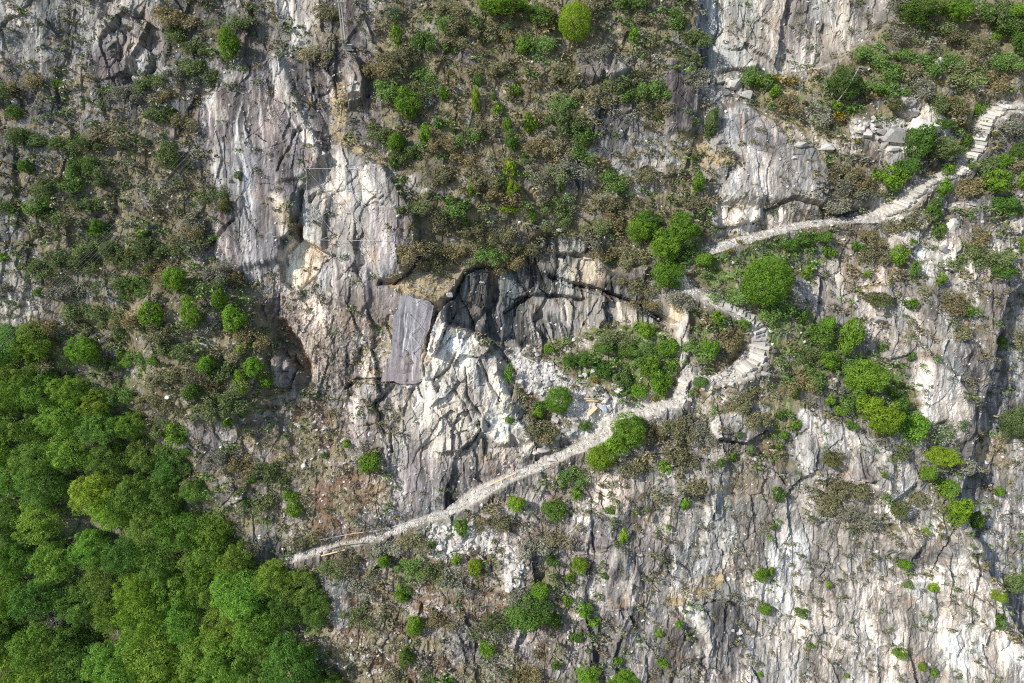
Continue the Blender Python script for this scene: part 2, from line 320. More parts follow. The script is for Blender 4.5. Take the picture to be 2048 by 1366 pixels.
reg([(1985,560),(2048,560),(2048,640),(2000,680),(1990,620)], 6, rock=(.16,.155,.16), soil=.05, scrub=.12, st=.8, lean=-.1)
reg([(1940,800),(1985,740),(1970,860),(1930,1000),(1900,1000),(1915,900)], 6, rock=(.17,.168,.172), soil=.03, scrub=.05, lean=-.3, st=.9)
reg([(2000,690),(2368,560),(2368,1500),(2048,1250),(1990,1170),(1950,1060),(1930,1010),(1965,860)], 6,
    rock=(.33,.33,.33), soil=.15, scrub=.18, st=.9, dry=.3, fac=.9, green=.12)
reg([(1995,880),(2060,870),(2060,950),(1990,930)], 8, rock=(.42,.36,.28), soil=.8, dry=1.0, scrub=.1)
reg([(1700,720),(1800,700),(1840,780),(1830,860),(1760,880),(1700,830)], 12, scrub=.75, green=.85, soil=.85)
reg([(1600,815),(1660,830),(1740,870),(1830,920),(1840,960),(1790,1000),(1700,960),(1600,940),(1580,880)], 7,
    rock=(.40,.385,.37), soil=.1, scrub=.08, st=.6, lean=1.0, fac=1.0, dry=.1)
reg([(1600,820),(1640,830),(1690,880),(1680,900),(1620,880)], 6, rock=(.55,.50,.46), soil=.1)
reg([(1640,930),(1690,930),(1745,960),(1740,985),(1660,970)], 6, rock=(.26,.235,.23), st=.3)
reg([(1560,950),(1700,960),(1800,1000),(1900,1010),(1930,1060),(1800,1060),(1700,1080),(1560,1020)], 14, rock=(.46,.43,.40), scrub=.38, soil=.45, dry=.5)
# the lower right cliff
reg([(1330,900),(1540,900),(1560,960),(1600,980),(1500,1040),(1340,1050),(1290,960)], 12, rock=(.42,.39,.365), soil=.35, scrub=.35, dry=.25, fac=1.0, st=.4)
reg([(1455,950),(1520,955),(1530,1000),(1470,1010),(1440,985)], 6, rock=(.60,.49,.37), soil=.05, scrub=.02, st=.3)
LR = [(1160,1100),(1330,1010),(1420,1010),(1560,1000),(1700,1060),(1850,1040),(1930,1050),(1990,1180),(2048,1290),(2200,1606),(1100,1606),(1120,1300)]
reg(LR, 16, rock=(.45,.43,.405), soil=.10, scrub=.10, st=.85, fac=.80, dry=.1, lean=-.12, green=.03, crumb=.6)
reg([(1560,1050),(1700,1070),(1760,1200),(1700,1300),(1560,1280),(1520,1150)], 16, rock=(.55,.525,.49), fac=.85, st=.75)
reg([(1560,1090),(1600,1100),(1600,1180),(1560,1170)], 8, rock=(.28,.28,.285), st=1.0)
reg([(1760,1200),(1930,1100),(1990,1200),(2060,1320),(2100,1500),(1750,1500)], 14, rock=(.58,.55,.51), st=.55, fac=1.0, soil=.05, lean=.3)
reg([(1765,1060),(1830,1050),(1840,1090),(1820,1110),(1770,1100)], 5, rock=(.60,.53,.46), st=.1, soil=.02, fac=.6)
reg([(1160,1010),(1340,1000),(1360,1200),(1300,1260),(1150,1200),(1140,1080)], 14, rock=(.32,.305,.295), soil=.22, scrub=.18, lean=-.5, fac=.8, dry=.2)
reg([(1200,1130),(1290,1110),(1290,1200),(1220,1210)], 7, rock=(.27,.25,.25), st=1.0, soil=.05, scrub=.03)
reg([(1130,1220),(1330,1200),(1420,1290),(1420,1500),(1100,1500)], 16, rock=(.19,.185,.185), soil=.15, scrub=.15, lean=-.45, st=.7, fac=1.2)
reg([(1410,1200),(1540,1210),(1520,1300),(1450,1400),(1400,1400)], 10, rock=(.22,.21,.21), st=1.0, soil=.06, lean=-.1)
reg([(1395,1240),(1425,1240),(1425,1310),(1395,1310)], 4, rock=(.56,.53,.49), st=.3, scrub=0)
reg([(1330,1200),(1400,1160),(1460,1150),(1440,1190),(1350,1215)], 6, soil=.9, dry=.85, scrub=.2)
reg([(1250,1120),(1262,1125),(1265,1210),(1248,1190)], 3, rock=(.62,.57,.52), st=.1)
reg([(1236,1150),(1246,1150),(1245,1190),(1238,1192)], 2, rock=(.66,.62,.57), st=.1)
reg([(1370,1060),(1400,1070),(1395,1110),(1360,1100)], 5, rock=(.55,.51,.47))
# below the path, centre
reg([(700,1100),(820,1070),(900,1050),(1000,1010),(1090,1040),(1160,1100),(1150,1220),(1100,1300),(1100,1606),(700,1606),(650,1250),(640,1120)], 16,
    rock=(.27,.25,.24), soil=.72, scrub=.40, dry=.25, fac=.9, rub=.10, crumb=.9, green=.06)
reg([(860,1050),(920,1040),(1000,1060),(990,1110),(930,1100),(880,1120),(850,1090)], 8, rub=1.0, scrub=.12, soil=.4)
reg([(1000,1080),(1050,1100),(1050,1160),(1010,1180),(1000,1130)], 8, rub=.9, scrub=.1, soil=.6)
reg([(1010,990),(1120,940),(1180,960),(1340,950),(1330,1010),(1180,1040),(1100,1060),(1000,1040)], 12, rock=(.42,.385,.36), soil=.35, scrub=.28, fac=1.0, dry=.15)
reg([(1140,1060),(1210,1030),(1260,1060),(1220,1090),(1140,1110),(1120,1095)], 6, rock=(.27,.245,.25), st=1.0, lean=-.9, scrub=.02, soil=.05)
reg([(1010,1060),(1060,1080),(1090,1140),(1060,1140),(1010,1090)], 6, rock=(.40,.35,.33), soil=.2, scrub=.05)
reg([(655,1150),(695,1160),(705,1250),(680,1255),(655,1230)], 5, rock=(.17,.185,.19), soil=.02, scrub=0, fac=.3, st=.4)
reg([(680,1255),(780,1240),(800,1330),(790,1500),(690,1500),(670,1300)], 10, rock=(.14,.12,.11), soil=.9, rub=.35, scrub=.15)
reg([(900,1230),(960,1240),(960,1330),(900,1320),(890,1270)], 10, rock=(.24,.235,.245), soil=.15, scrub=.1, rub=.1)
reg([(1010,1250),(1070,1260),(1060,1330),(1030,1310)], 8, rock=(.38,.365,.37), soil=.1, scrub=.05)

# ------------------------------------------------------------------ relief blocks (metres out of the face)
REL = np.zeros((MH, MW), np.float32)
def block(pts, h, f=2.0, gx_=0.0, gy_=0.0):
    w, M, X, Y = poly_mask(pts, f); c = np.mean(np.array(pts, float), 0)
    REL[w] += M * (h + gx_ * (X - c[0]) / PXM + gy_ * (Y - c[1]) / PXM)
block([(330,560),(440,545),(520,600),(545,660),(555,740),(550,800),(480,840),(380,840),(300,760),(260,640)], 1.9, 10)
block([(540,640),(575,640),(622,725),(620,765),(560,700)], -.9, 5)
block([(555,690),(590,700),(615,722),(600,770),(560,775),(548,720)], 1.1, 5)
block([(425,190),(560,110),(650,320),(600,390),(592,480),(562,520),(480,540),(430,480),(425,330)], .9, 3, gx_=.05)
block([(545,105),(575,120),(650,260),(655,330),(600,250),(556,180)], .5, 3)
block([(695,105),(718,118),(734,165),(729,205),(700,220),(692,150)], 1.6, 2, gx_=.1)
block([(580,300),(592,285),(620,262),(650,280),(655,330),(600,360),(560,370)], .55, 2)
block([(572,395),(604,385),(603,415),(590,448),(577,430)], .8, 2)
block([(606,382),(640,380),(660,395),(650,430),(648,500),(605,480)], .7, 2)
block([(565,480),(598,452),(606,480),(642,500),(666,512),(645,530),(636,550),(612,572),(590,590),(560,560),(560,515)], -1.1, 1.5)
block([(690,335),(770,330),(800,380),(832,430),(838,500),(815,545),(790,562),(755,560),(740,470),(700,420)], 1.3, 2.5, gx_=.05)
block([(745,400),(790,400),(808,450),(805,540),(770,556),(748,520)], .5, 3)
block([(722,565),(800,575),(806,600),(790,640),(740,655),(718,640)], .5, 3)
block([(640,522),(668,512),(735,535),(745,600),(720,630),(655,590),(620,578)], .5, 2)
block([(800,548),(862,525),(925,535),(908,590),(880,610),(820,590)], .6, 5, gy_=.6)
block([(845,775),(843,712),(868,690),(893,648),(905,655),(925,650),(992,700),(1012,780),(1035,830),(1064,880),(1000,890),(962,862),(950,885),(925,900),(880,905),(862,865),(852,830)], 1.3, 3.5)
block([(1035,840),(1068,820),(1085,850),(1105,890),(1060,885)], .6, 2)
block([(910,598),(898,606),(880,628),(868,655),(858,700),(872,712),(884,680),(896,650),(914,620)], 2.4, 1, gx_=-.3)
block([(872,622),(880,626),(866,652),(856,700),(850,705),(852,670),(860,640)], -1.6, 1)
block([(914,622),(922,630),(905,660),(893,690),(884,686),(898,652)], .9, 1)
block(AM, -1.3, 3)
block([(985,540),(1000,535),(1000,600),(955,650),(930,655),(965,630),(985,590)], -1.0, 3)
block([(1060,590),(1090,587),(1130,590),(1172,596),(1172,640),(1130,650),(1080,640),(1040,680),(1010,690),(1010,625),(1030,608)], -.9, 2)
block([(1195,582),(1212,592),(1210,640),(1190,665),(1160,668),(1175,630)], .9, 2, gx_=.25)
block([(1120,468),(1185,470),(1185,492),(1165,508),(1125,504)], 1.1, 2)
block([(1080,480),(1130,505),(1130,540),(1085,545),(1075,510)], .8, 3)
block([(1235,530),(1295,530),(1292,555),(1250,568),(1225,560)], 1.1, 3)
block([(1100,552),(1180,572),(1250,592),(1348,642),(1342,654),(1260,608),(1200,590),(1110,562)], -.9, 1.5)
block([(1350,590),(1375,600),(1380,650),(1374,722),(1362,742),(1352,690),(1342,640)], .9, 2)
block([(1395,-240),(1850,-240),(1760,60),(1700,100),(1640,130),(1540,150),(1470,135),(1435,150),(1398,160)], -2.0, 2)
block([(1440,30),(1470,50),(1530,130),(1440,130)], .9, 2, gx_=.3)
block([(1330,120),(1387,130),(1398,200),(1386,270),(1335,265)], 1.3, 3)
block([(1150,112),(1220,105),(1262,142),(1230,160),(1190,170),(1150,155)], 1.0, 2)
block([(1420,215),(1480,205),(1545,240),(1582,282),(1655,310),(1655,400),(1640,430),(1560,402),(1450,400),(1430,300)], .9, 4)
block([(1440,402),(1540,410),(1580,398),(1625,408),(1680,428),(1752,408),(1758,425),(1600,450),(1440,475)], -.7, 2)
block([(1410,828),(1480,820),(1535,848),(1532,872),(1490,886),(1430,878)], 1.2, 2.5)
block([(1340,918),(1420,918),(1480,925),(1480,975),(1350,990)], .7, 3)
block([(1600,815),(1660,830),(1740,870),(1830,920),(1840,960),(1790,1000),(1700,965),(1600,950)], .8, 6)
block([(1720,575),(1690,592),(1700,640),(1760,640),(1790,590),(1760,565)], .7, 2)
block([(1835,590),(1860,590),(1905,640),(1945,700),(1925,720),(1870,680)], .6, 3)
block([(1860,715),(1905,750),(1945,800),(1945,860),(1925,890),(1890,840),(1850,850),(1830,780)], .9, 3)
block([(2100,540),(2020,600),(2000,690),(1965,860),(1935,960),(1925,1010),(1950,1060),(1992,1170),(2048,1260),(2200,1500),(2368,1500),(2368,500)], -3.6, 3)
block([(1765,1058),(1830,1050),(1845,1085),(1822,1112),(1770,1102)], .9, 3)
block([(1860,1150),(1885,1100),(1905,1062),(1960,1080),(2000,1180),(1990,1260),(1900,1230)], 1.0, 3)
block([(1240,1090),(1268,1120),(1295,1180),(1290,1210),(1225,1215),(1215,1140)], .8, 4)
block([(1395,1235),(1425,1235),(1428,1312),(1395,1315)], .5, 2)
block([(1860,-30),(2048,-30),(2048,60),(1870,50)], .5, 10)
block([(655,1150),(700,1155),(706,1250),(680,1258),(655,1235)], .8, 3)
block([(795,1080),(900,1050),(1000,1010),(1090,1040),(1140,1100),(1000,1200),(800,1180)], .5, 20)
# dark joints and grooves
CR = [([(600,455),(590,485),(566,508),(568,532)],4,.8),([(604,383),(604,412),(592,445)],4,.9),([(636,382),(622,404)],3,.6),([(668,512),(645,528),(638,548),(612,568)],4,1.0),
 ([(650,432),(648,482)],3,.5),([(620,262),(592,268),(590,298),(568,325),(561,345)],2.5,.6),([(758,566),(790,565),(815,547),(836,512),(850,495)],5,1.3),
 ([(790,770),(771,785),(762,800),(738,812)],2.5,.7),([(690,775),(712,760),(745,757),(800,768),(842,762)],3,.9),([(1100,550),(1180,571),(1240,590),(1300,618),(1350,648)],3.5,1.4),
 ([(1172,598),(1130,590),(1090,588),(1055,592),(1030,610),(1008,626)],3,.9),([(905,598),(930,546),(965,532),(1032,534)],4,1.3),([(1118,506),(1165,511),(1187,482)],4,1.2),
 ([(926,652),(965,672),(1000,702),(1030,745)],5,1.2),([(928,896),(950,882),(962,858),(958,845)],5,1.1),([(1346,932),(1368,922),(1424,920)],2.5,.8),
 ([(1904,1064),(1882,1100),(1860,1150)],3,1.0),([(1540,413),(1582,399),(1628,409),(1680,427),(1750,411)],4,1.0),([(1690,592),(1722,577),(1762,566)],3,.8),
 ([(1436,876),(1490,888),(1533,860)],4,1.0),([(1528,27),(1550,34),(1570,56)],2.5,.7),([(418,488),(446,462),(470,440)],4,.7),([(595,738),(588,760),(578,775)],3,.7),
 ([(243,152),(262,146),(285,152),(300,140),(309,112)],3,.8),([(215,45),(228,62),(240,30)],3,.7),([(232,185),(255,152)],4,.7),([(560,695),(585,716),(602,736)],3,.6),
 ([(1760,560),(1700,584)],2,.5),([(1660,968),(1700,970),(1745,962)],2.5,.7),([(1300,912),(1350,905)],3,.5),([(735,415),(760,408),(775,395)],2.5,.5),
 ([(1985,745),(1968,860),(1938,955)],6,1.8),([(1225,895),(1240,925)],2,.4),([(1462,330),(1448,372),(1452,398)],2.5,.5),([(1755,258),(1760,285),(1795,290)],3,.9),
 ([(1795,228),(1830,238),(1845,215)],3.5,1.0),([(1585,880),(1608,858)],2,.5),([(780,860),(785,905)],2.5,.6),([(1130,1215),(1175,1235)],2,.5),([(700,205),(738,192)],5,1.0),
 ([(1410,1210),(1440,1202),(1500,1218)],2.5,.6),([(1640,1155),(1658,1138),(1668,1146)],2,.5),([(855,700),(848,725),(852,752)],3,.8),([(868,760),(900,735),(915,700)],2.5,.8),
 ([(930,735),(935,790),(980,850)],2.5,.7),([(900,770),(928,800),(945,840)],2,.6),([(960,720),(975,760),(1000,800)],3,.7),([(880,815),(920,800)],2,.4),([(900,850),(930,830)],2,.4),
 ([(640,120),(668,160),(676,200)],2,.4),([(1060,590),(1040,560),(1030,540)],3,.5),([(1135,640),(1132,600)],2.5,.5),([(1090,650),(1110,690)],2.5,.6),([(1170,650),(1195,600)],2.5,.7)]
cr_tex = np.zeros((MH, MW), np.float32)
for pts, wd, dep in CR:
    w, d, off, arc = line_field(pts, 24)
    wl = wd * (.55 + .9 * vnoise(arc / 14.0, arc * 0 + wd, 77))
    wig = d + 3.0 * (vnoise(gx[w[1]][None, :] / 7. + 0 * d, gy[w[0]][:, None] / 7. + 0 * d, 78) - .5)
    g = np.clip(1 - wig / (wl + .001), 0, 1)
    REL[w] -= dep * sstep(0, .6, g); cr_tex[w] = np.maximum(cr_tex[w], sstep(.2, .7, g))

# ------------------------------------------------------------------ the footpath: centre lines and half widths in photo pixels
PATHS = {
 'upper': [(2120,208,17),(2048,212,17),(2005,213,17),(1982,232,17),(1966,260,15),(1955,290,15),(1940,318,15),(1915,345,13),(1880,358,12),(1850,368,13),(1825,390,16),(1795,415,17),(1765,430,15),(1720,437,9),(1680,440,8),(1600,452,8),(1545,462,8),(1480,480,9),(1420,498,9),(1385,515,9),(1360,545,10),(1372,572,12),(1405,590,13),(1440,605,13),(1475,622,14),(1505,640,16),(1516,660,18),(1518,685,20),(1512,710,22),(1495,732,22),(1465,748,18),(1430,758,12),(1402,760,9),(1378,752,8)],
 'lower': [(1378,735,8),(1370,755,12),(1362,785,15),(1355,806,14),(1330,812,10),(1290,822,12),(1240,840,13),(1210,860,15),(1180,882,12),(1150,897,9),(1110,915,9),(1070,935,9),(1030,950,8),(985,972,10),(950,992,12),(920,1012,10),(880,1030,8),(820,1052,6),(760,1073,6),(700,1088,5),(640,1103,6),(600,1113,6),(570,1120,6)],
}
path_m = np.zeros((MH, MW), np.float32)
for nm, pp in list(PATHS.items()):
    pp = [(a_, b_, c_ * .95) for a_, b_, c_ in pp]; PATHS[nm] = pp
    P = np.array(pp, float); seg = np.r_[0, np.cumsum(np.hypot(np.diff(P[:, 0]), np.diff(P[:, 1])))]
    w, d, off, arc = line_field([tuple(p[:2]) for p in pp], 60)
    hw = np.interp(arc, seg, P[:, 2])
    core = 1 - sstep(hw * .85, hw * 1.15, d)
    path_m[w] = np.maximum(path_m[w], core)
    shelf = np.clip(off / PXM, -hw / PXM, hw / PXM) * 1.0 * (1 - sstep(hw * 1.1, hw + 26, d))
    REL[w] += shelf
_pm = blur(path_m, 5)
REL = REL * (1 - .55 * path_m) + blur(REL, 12) * .55 * path_m

# ------------------------------------------------------------------ broad relief of the face
CP = np.array([(-200,-150,0),(100,100,0),(100,400,1),(60,640,0),(100,800,-2),(150,1000,-3.5),(300,1300,-4.5),(560,1300,-3.5),(-200,1300,-5),(450,700,1.2),(600,400,0),(740,250,1.3),(600,680,-1),(640,900,-1.6),(760,1000,0),(790,650,1.2),
 (900,780,1.6),(1000,300,1.8),(1150,200,2.2),(1090,570,-2.4),(980,610,-1.5),(1200,620,-1.8),(1180,760,-.4),(1300,450,1),(1420,700,2.2),(1250,960,1.6),(1000,1050,.5),(1000,1250,1),(1340,60,1.2),(1440,60,-1.6),
 (1600,60,-2),(1600,200,-1),(1550,330,1),(1800,300,0),(1700,500,0),(1650,900,1.2),(1850,700,1),(1990,900,-1),(2040,1150,-2),(1900,1200,.6),(1600,1200,1.3),(700,1300,0),(2000,400,0),(2000,100,0),(400,100,0),
 (2300,500,-1),(2300,1300,-4),(2300,0,1),(1000,-200,0),(1600,1500,1),(1000,1500,0)], float)
def macro(X, Y):
    num = np.zeros(X.shape, np.float32); den = np.zeros(X.shape, np.float32) + 1e-6
    for cx, cy, d in CP:
        w = np.exp(-((X - cx) ** 2 + (Y - cy) ** 2) / (2 * 95.0 ** 2)).astype(np.float32) + 1e-5
        num += w * d; den += w
    return num / den
_lx = MX0 - 400 + np.arange(0, 440) * 8.0; _ly = MY0 - 400 + np.arange(0, 340) * 8.0
_MAC = macro(*np.meshgrid(_lx, _ly))
def macro_s(X, Y):
    u = np.clip((X - _lx[0]) / 8.0, 0, 438.99); v = np.clip((Y - _ly[0]) / 8.0, 0, 338.99)
    ui = u.astype(int); vi = v.astype(int); fu = u - ui; fv = v - vi
    return (_MAC[vi, ui] * (1 - fu) + _MAC[vi, ui + 1] * fu) * (1 - fv) + (_MAC[vi + 1, ui] * (1 - fu) + _MAC[vi + 1, ui + 1] * fu) * fv
# ------------------------------------------------------------------ the cliff: one sheet
NS, NT = 1180, 800
def axis(n, half, ext):
    k = 24
    core = np.linspace(-half, half, n - 2 * k)
    st = (core[1] - core[0]) * 1.22 ** np.arange(1, k + 1)
    out = half + np.cumsum(st) * (ext - half) / np.sum(st)
    return np.r_[-out[::-1], core, out]
S1 = axis(NS, 74.0, 150.0); T1 = axis(NT, 50.5, 105.0)
S, T = np.meshgrid(S1, T1)
Xn = 1024 + S * PXM; Yn = 683 - T * PXM
dm = macro_s(Xn, Yn)
pf = DIST / (DIST - dm)
X = 1024 + S * PXM * pf; Y = 683 - T * PXM * pf            # where this spot of the cliff shows
wx = (fbm(X / 90., Y / 90., 1, 3) - .5) * 26 + (fbm(X / 14., Y / 14., 5, 3) - .5) * 9
wy = (fbm(X / 90., Y / 90., 11, 3) - .5) * 22 + (fbm(X / 14., Y / 14., 15, 3) - .5) * 9
F = samp(MAP, X + wx * .8, Y + wy * .8)
wq = .30
rel = samp(REL, X + wx * wq, Y + wy * wq)
pth = samp(path_m, X + wx * .55, Y + wy * .55); crk = samp(cr_tex, X + wx * wq, Y + wy * wq)
soilp, facp, stp, scr, grn, dry, rub, lean, crumb = [F[..., i] for i in range(3, 12)]
soilp = np.maximum(soilp, sstep(.25, .75, scr) * .95); facp = facp * .68; quiet = 1 - .9 * pth
# blocky fracture at several sizes, longer up and down than across
bend = X + lean * -1 * (Y - 683) * 0 + (fbm(X / 70., Y / 110., 31, 3) - .5) * 60
by = Y + (fbm(X / 80., Y / 80., 35, 3) - .5) * 50
h1, e1, i1 = facets(bend, by, 84, 101, .75, 1.9, .06)
h2, e2, i2 = facets(bend * .6 + X * .4, by * .6 + Y * .4, 36, 102, .72, 2.0, -.12)
h3, e3, i3 = facets(X + wx * .5, Y + wy * .5, 16, 103, .7, 2.0, .12)
h4, e4, i4 = facets(X + wx * .3, Y + wy * .3, 7, 104, .8, 1.5, .1)
h5, e5, i5 = facets(X + wx * .35, Y + wy * .35, 36, 105, .75, 1.25, .45)
brk = sstep(.82, 1.12, facp)
stf = (fbm((X + lean * -1 * (Y - 683) * 0) / 60., Y / 60., 41, 3) - .5)
soft = .55 + .45 * (1 - np.clip(soilp, 0, 1))
dd = facp * soft * (h1 * 1.25 + h2 * .62 + h3 * .20) * (1 - .70 * brk) + (h4 * .07 + h3 * .08) * crumb + brk * (h5 * .85 + h3 * .13 - sstep(.045, .0, e5) * .16)
# water-worn ribs that run with the streaks
L_ = np.clip(lean, -1, 1)
psi = X - L_ * (Y - 683) * .55 + (fbm(X / 60., Y / 90., 51, 3) - .5) * 34
chi = Y + L_ * X * .3
# (regional lean only shifts phase locally: the field is smooth, so streaks bend gently)
rib = ridged(psi / 34., chi / 190., 61, 3) - .5
rib2 = ridged(psi / 11., chi / 90., 65, 2) - .5
dd += quiet * stp * (rib * .62 + rib2 * .14) * np.clip(facp * 1.25 - .1, .08, 1.1)
dd += (fbm(X / 40., Y / 40., 71, 5) - .5) * 1.3 * (.35 + .65 * np.clip(soilp, 0, 1))
dd += (fbm(X / 6., Y / 6., 81, 3) - .5) * .16 * (.4 + crumb)
crust = (sstep(.06, .0, e2) * facp * .14 + sstep(.05, .0, e1) * facp * .2) * (1 - .8 * brk)
dd -= crust * sstep(.42, .6, fbm(X / 45., Y / 45., 47, 2) + .06)
dd *= quiet
dd += (fbm(X / 5., Y / 5., 85, 2) - .5) * .10 * pth
D_ = dm + rel + dd
# forget the painted relief far outside the picture
edge = sstep(0, 1, np.maximum((np.abs(S) - 74) / 60, (np.abs(T) - 50) / 45)); D_ = D_ * (1 - edge)
gT, gS = np.gradient(D_, T1, S1)
nl = 1 / np.sqrt(gS ** 2 + gT ** 2 + 1)
upness = (-gT * UP[2] + BK[2]) * nl                        # 1 = level ledge
smo = (np.cumsum(D_, 0))
lev = sstep(.52, .86, upness)

# ---- colour of the stuff the cliff is made of
rock = F[..., 0:3].copy() * np.array([1.0, .972, .915]) * .86
n1 = fbm(X / 55., Y / 75., 201, 4); n2 = fbm(X / 9., Y / 12., 211, 4); n3 = vnoise(X / 2.2, Y / 2.6, 221)
var = (1 + (i1 * .16 + i2 * .16 + i3 * .12 + i4 * .06) * np.clip(facp + .3, .2, 1.3)) * (1 + (n1 - .5) * .9) * (1 + (n2 - .5) * .55) * (1 + (n3 - .5) * .20)
rock *= var[..., None]
fresh = sstep(.55, .8, i2 * .5 + .5 + (n1 - .5) * .6) * facp * .5 * (1 - stp * .3)
rock = rock * (1 + fresh[..., None] * np.array([.65, .60, .52]))
s1 = fbm(psi / 4.2, chi / 95., 231, 4, .6); s2 = fbm(psi / 13., chi / 150., 241, 3); s3 = vnoise(psi / 2.1, chi / 45., 251)
# dark water streaks and pale washed stripes
dk = sstep(.52, .68, s1 * .6 + s2 * .4 + (s3 - .5) * .10) * stp
pl = sstep(.47, .35, s1 * .55 + s2 * .45 + (s3 - .5) * .14) * stp
rock = rock * (1 - dk[..., None] * np.array([.60, .58, .55])) + pl[..., None] * (np.minimum(rock * 1.55 + .05, .6) - rock) * .75
# thin chalk-white runs
wr = sstep(.66, .74, fbm(psi / 3.4, chi / 130., 261, 2, .5)) * stp
rock = rock + wr[..., None] * (np.array([.60, .57, .53]) - rock) * .5
lich = sstep(.60, .75, fbm(X / 12., Y / 12., 271, 4)) * .4
rock = rock * (1 - lich[..., None] * .5) + lich[..., None] * .5 * np.array([.20, .19, .17])
s4 = fbm(psi / 24., chi / 170., 291, 3)
rock = rock * (1 + (np.clip((.5 - s4) * 5, -1, 1) * stp * .26) * (1 + .2 * stp * (vnoise(psi / 1.5, chi / 38., 297) * 2 - 1)))[..., None]
bigv = fbm(psi / 62. + 9, chi / 105., 298, 4); rock = rock * (1 + np.clip((.5 - bigv) * 4.5, -1, .9) * .42 * sstep(.05, .5, stp + facp * .4) * (1 - .7 * brk))[..., None]
pinkv = fbm(X / 50., Y / 70., 299, 3)[..., None]; rock = rock * (1 + (pinkv - .5) * np.array([.22, .0, -.16]))
crk2 = (1 - .8 * brk) * .7 * np.maximum(sstep(.055, .0, e2), sstep(.07, .0, e3) * .6) * sstep(.45, .62, fbm(X / 30., Y / 30., 295, 3)) * np.clip(facp, 0, 1)
rock = rock * (1 - .5 * crk2 - .5 * brk * sstep(.045, .0, e5) * sstep(.36, .5, n2))[..., None]
rust = sstep(.66, .8, fbm(X / 26., Y / 40., 281, 4))
rock = rock * (1 - rust[..., None] * .35) + rust[..., None] * .35 * np.array([.42, .29, .18])
# soil, litter, dry grass
sn = fbm(X / 20., Y / 16., 301, 5); sn2 = fbm(X / 4., Y / 4., 311, 3)
sm = sstep(.42, .58, soilp * .62 + (sn - .5) * 1.0 + (sn2 - .5) * .35 + lev * .28 + crust * .25 * (1 - brk) + .02)
sm = sm * (1 - pth)
earth = (np.array([.165, .140, .085]) + sstep(.7, .95, crumb)[..., None] * np.array([.02, -.02, -.005])) * (.6 + .8 * fbm(X / 7., Y / 7., 321, 4))[..., None]
litter = np.array([.225, .20, .125]) * (.6 + .8 * fbm(X / 3., Y / 3., 331, 3))[..., None]
straw = np.array([.38, .305, .185]) * (.6 + .8 * fbm(X / 3.2, Y / 6., 341, 3))[..., None]
mossy = np.array([.13, .175, .055]) * (.6 + .8 * fbm(X / 4., Y / 4., 351, 3))[..., None]
cv = fbm(X / 34., Y / 34., 361, 4)
ground = earth + (litter - earth) * sstep(.40, .6, cv)[..., None]
dg = sstep(.40, .6, dry * .75 + (fbm(X / 18., Y / 18., 371, 4) - .5) * 1.0 + .05)
ground = ground + (straw - ground) * dg[..., None]
gg = sstep(.42, .6, grn * .72 + (fbm(X / 16., Y / 16., 381, 4) - .5) * 1.1)
ground = ground + (mossy - ground) * gg[..., None]
spk = vnoise(X / 2.0, Y / 2.2, 431); spc = sstep(.55, .9, crumb) * (1 - sm * .4)
rock = rock + (np.array([.56, .52, .46]) - rock) * (sstep(.62, .74, spk) * spc * .55)[..., None]
rock = rock + (np.array([.15, .10, .07]) - rock) * (sstep(.40, .28, spk) * spc * .55)[..., None]
colr = rock + (ground - rock) * sm[..., None]
# stone rubble and pale path grit
rm = sstep(.42, .56, rub * .75 + (fbm(X / 11., Y / 11., 391, 4) - .5) * .9)
grit = np.array([.58, .555, .515]) * (.55 + .5 * vnoise(X / 3., Y / 3., 401) + .35 * i4 * .5 + .2)[..., None]
colr = colr + (grit - colr) * (rm * .85)[..., None]
pgrit = np.array([.50, .465, .405]) * (.68 + .5 * fbm(X / 4., Y / 4., 411, 3))[..., None]
colr = colr + (pgrit - colr) * (pth * (.55 + .45 * sstep(.35, .55, fbm(X / 8., Y / 8., 415, 3))))[..., None]
colr = np.clip(colr, .015, .88)

W = S[..., None] * XH + T[..., None] * UP + D_[..., None] * BK
nv = NS * NT
me = bpy.data.meshes.new('cliff')
me.vertices.add(nv); me.vertices.foreach_set('co', W.reshape(-1).astype(np.float32))
idx = np.arange(nv, dtype=np.int32).reshape(NT, NS)
q = np.stack([idx[:-1, :-1], idx[:-1, 1:], idx[1:, 1:], idx[1:, :-1]], -1).reshape(-1, 4)
nf = len(q); me.loops.add(nf * 4); me.polygons.add(nf)
me.loops.foreach_set('vertex_index', q.reshape(-1).astype(np.int32))
me.polygons.foreach_set('loop_start', np.arange(0, nf * 4, 4, dtype=np.int32))
me.update(calc_edges=True)
at = me.attributes.new('tint', 'FLOAT_COLOR', 'POINT')
at.data.foreach_set('color', np.concatenate([colr, np.ones(colr.shape[:2] + (1,))], -1).reshape(-1).astype(np.float32))
at2 = me.attributes.new('soil', 'FLOAT', 'POINT'); at2.data.foreach_set('value', np.maximum(sm, brk * .75).reshape(-1).astype(np.float32))
cliff = bpy.data.objects.new('cliff', me); COL.objects.link(cliff)
cliff['kind'] = 'structure'; cliff['label'] = 'steep grey and white granite cliff with streaked slabs and brown ledges'
me.polygons.foreach_set('use_smooth', np.zeros(nf, bool))

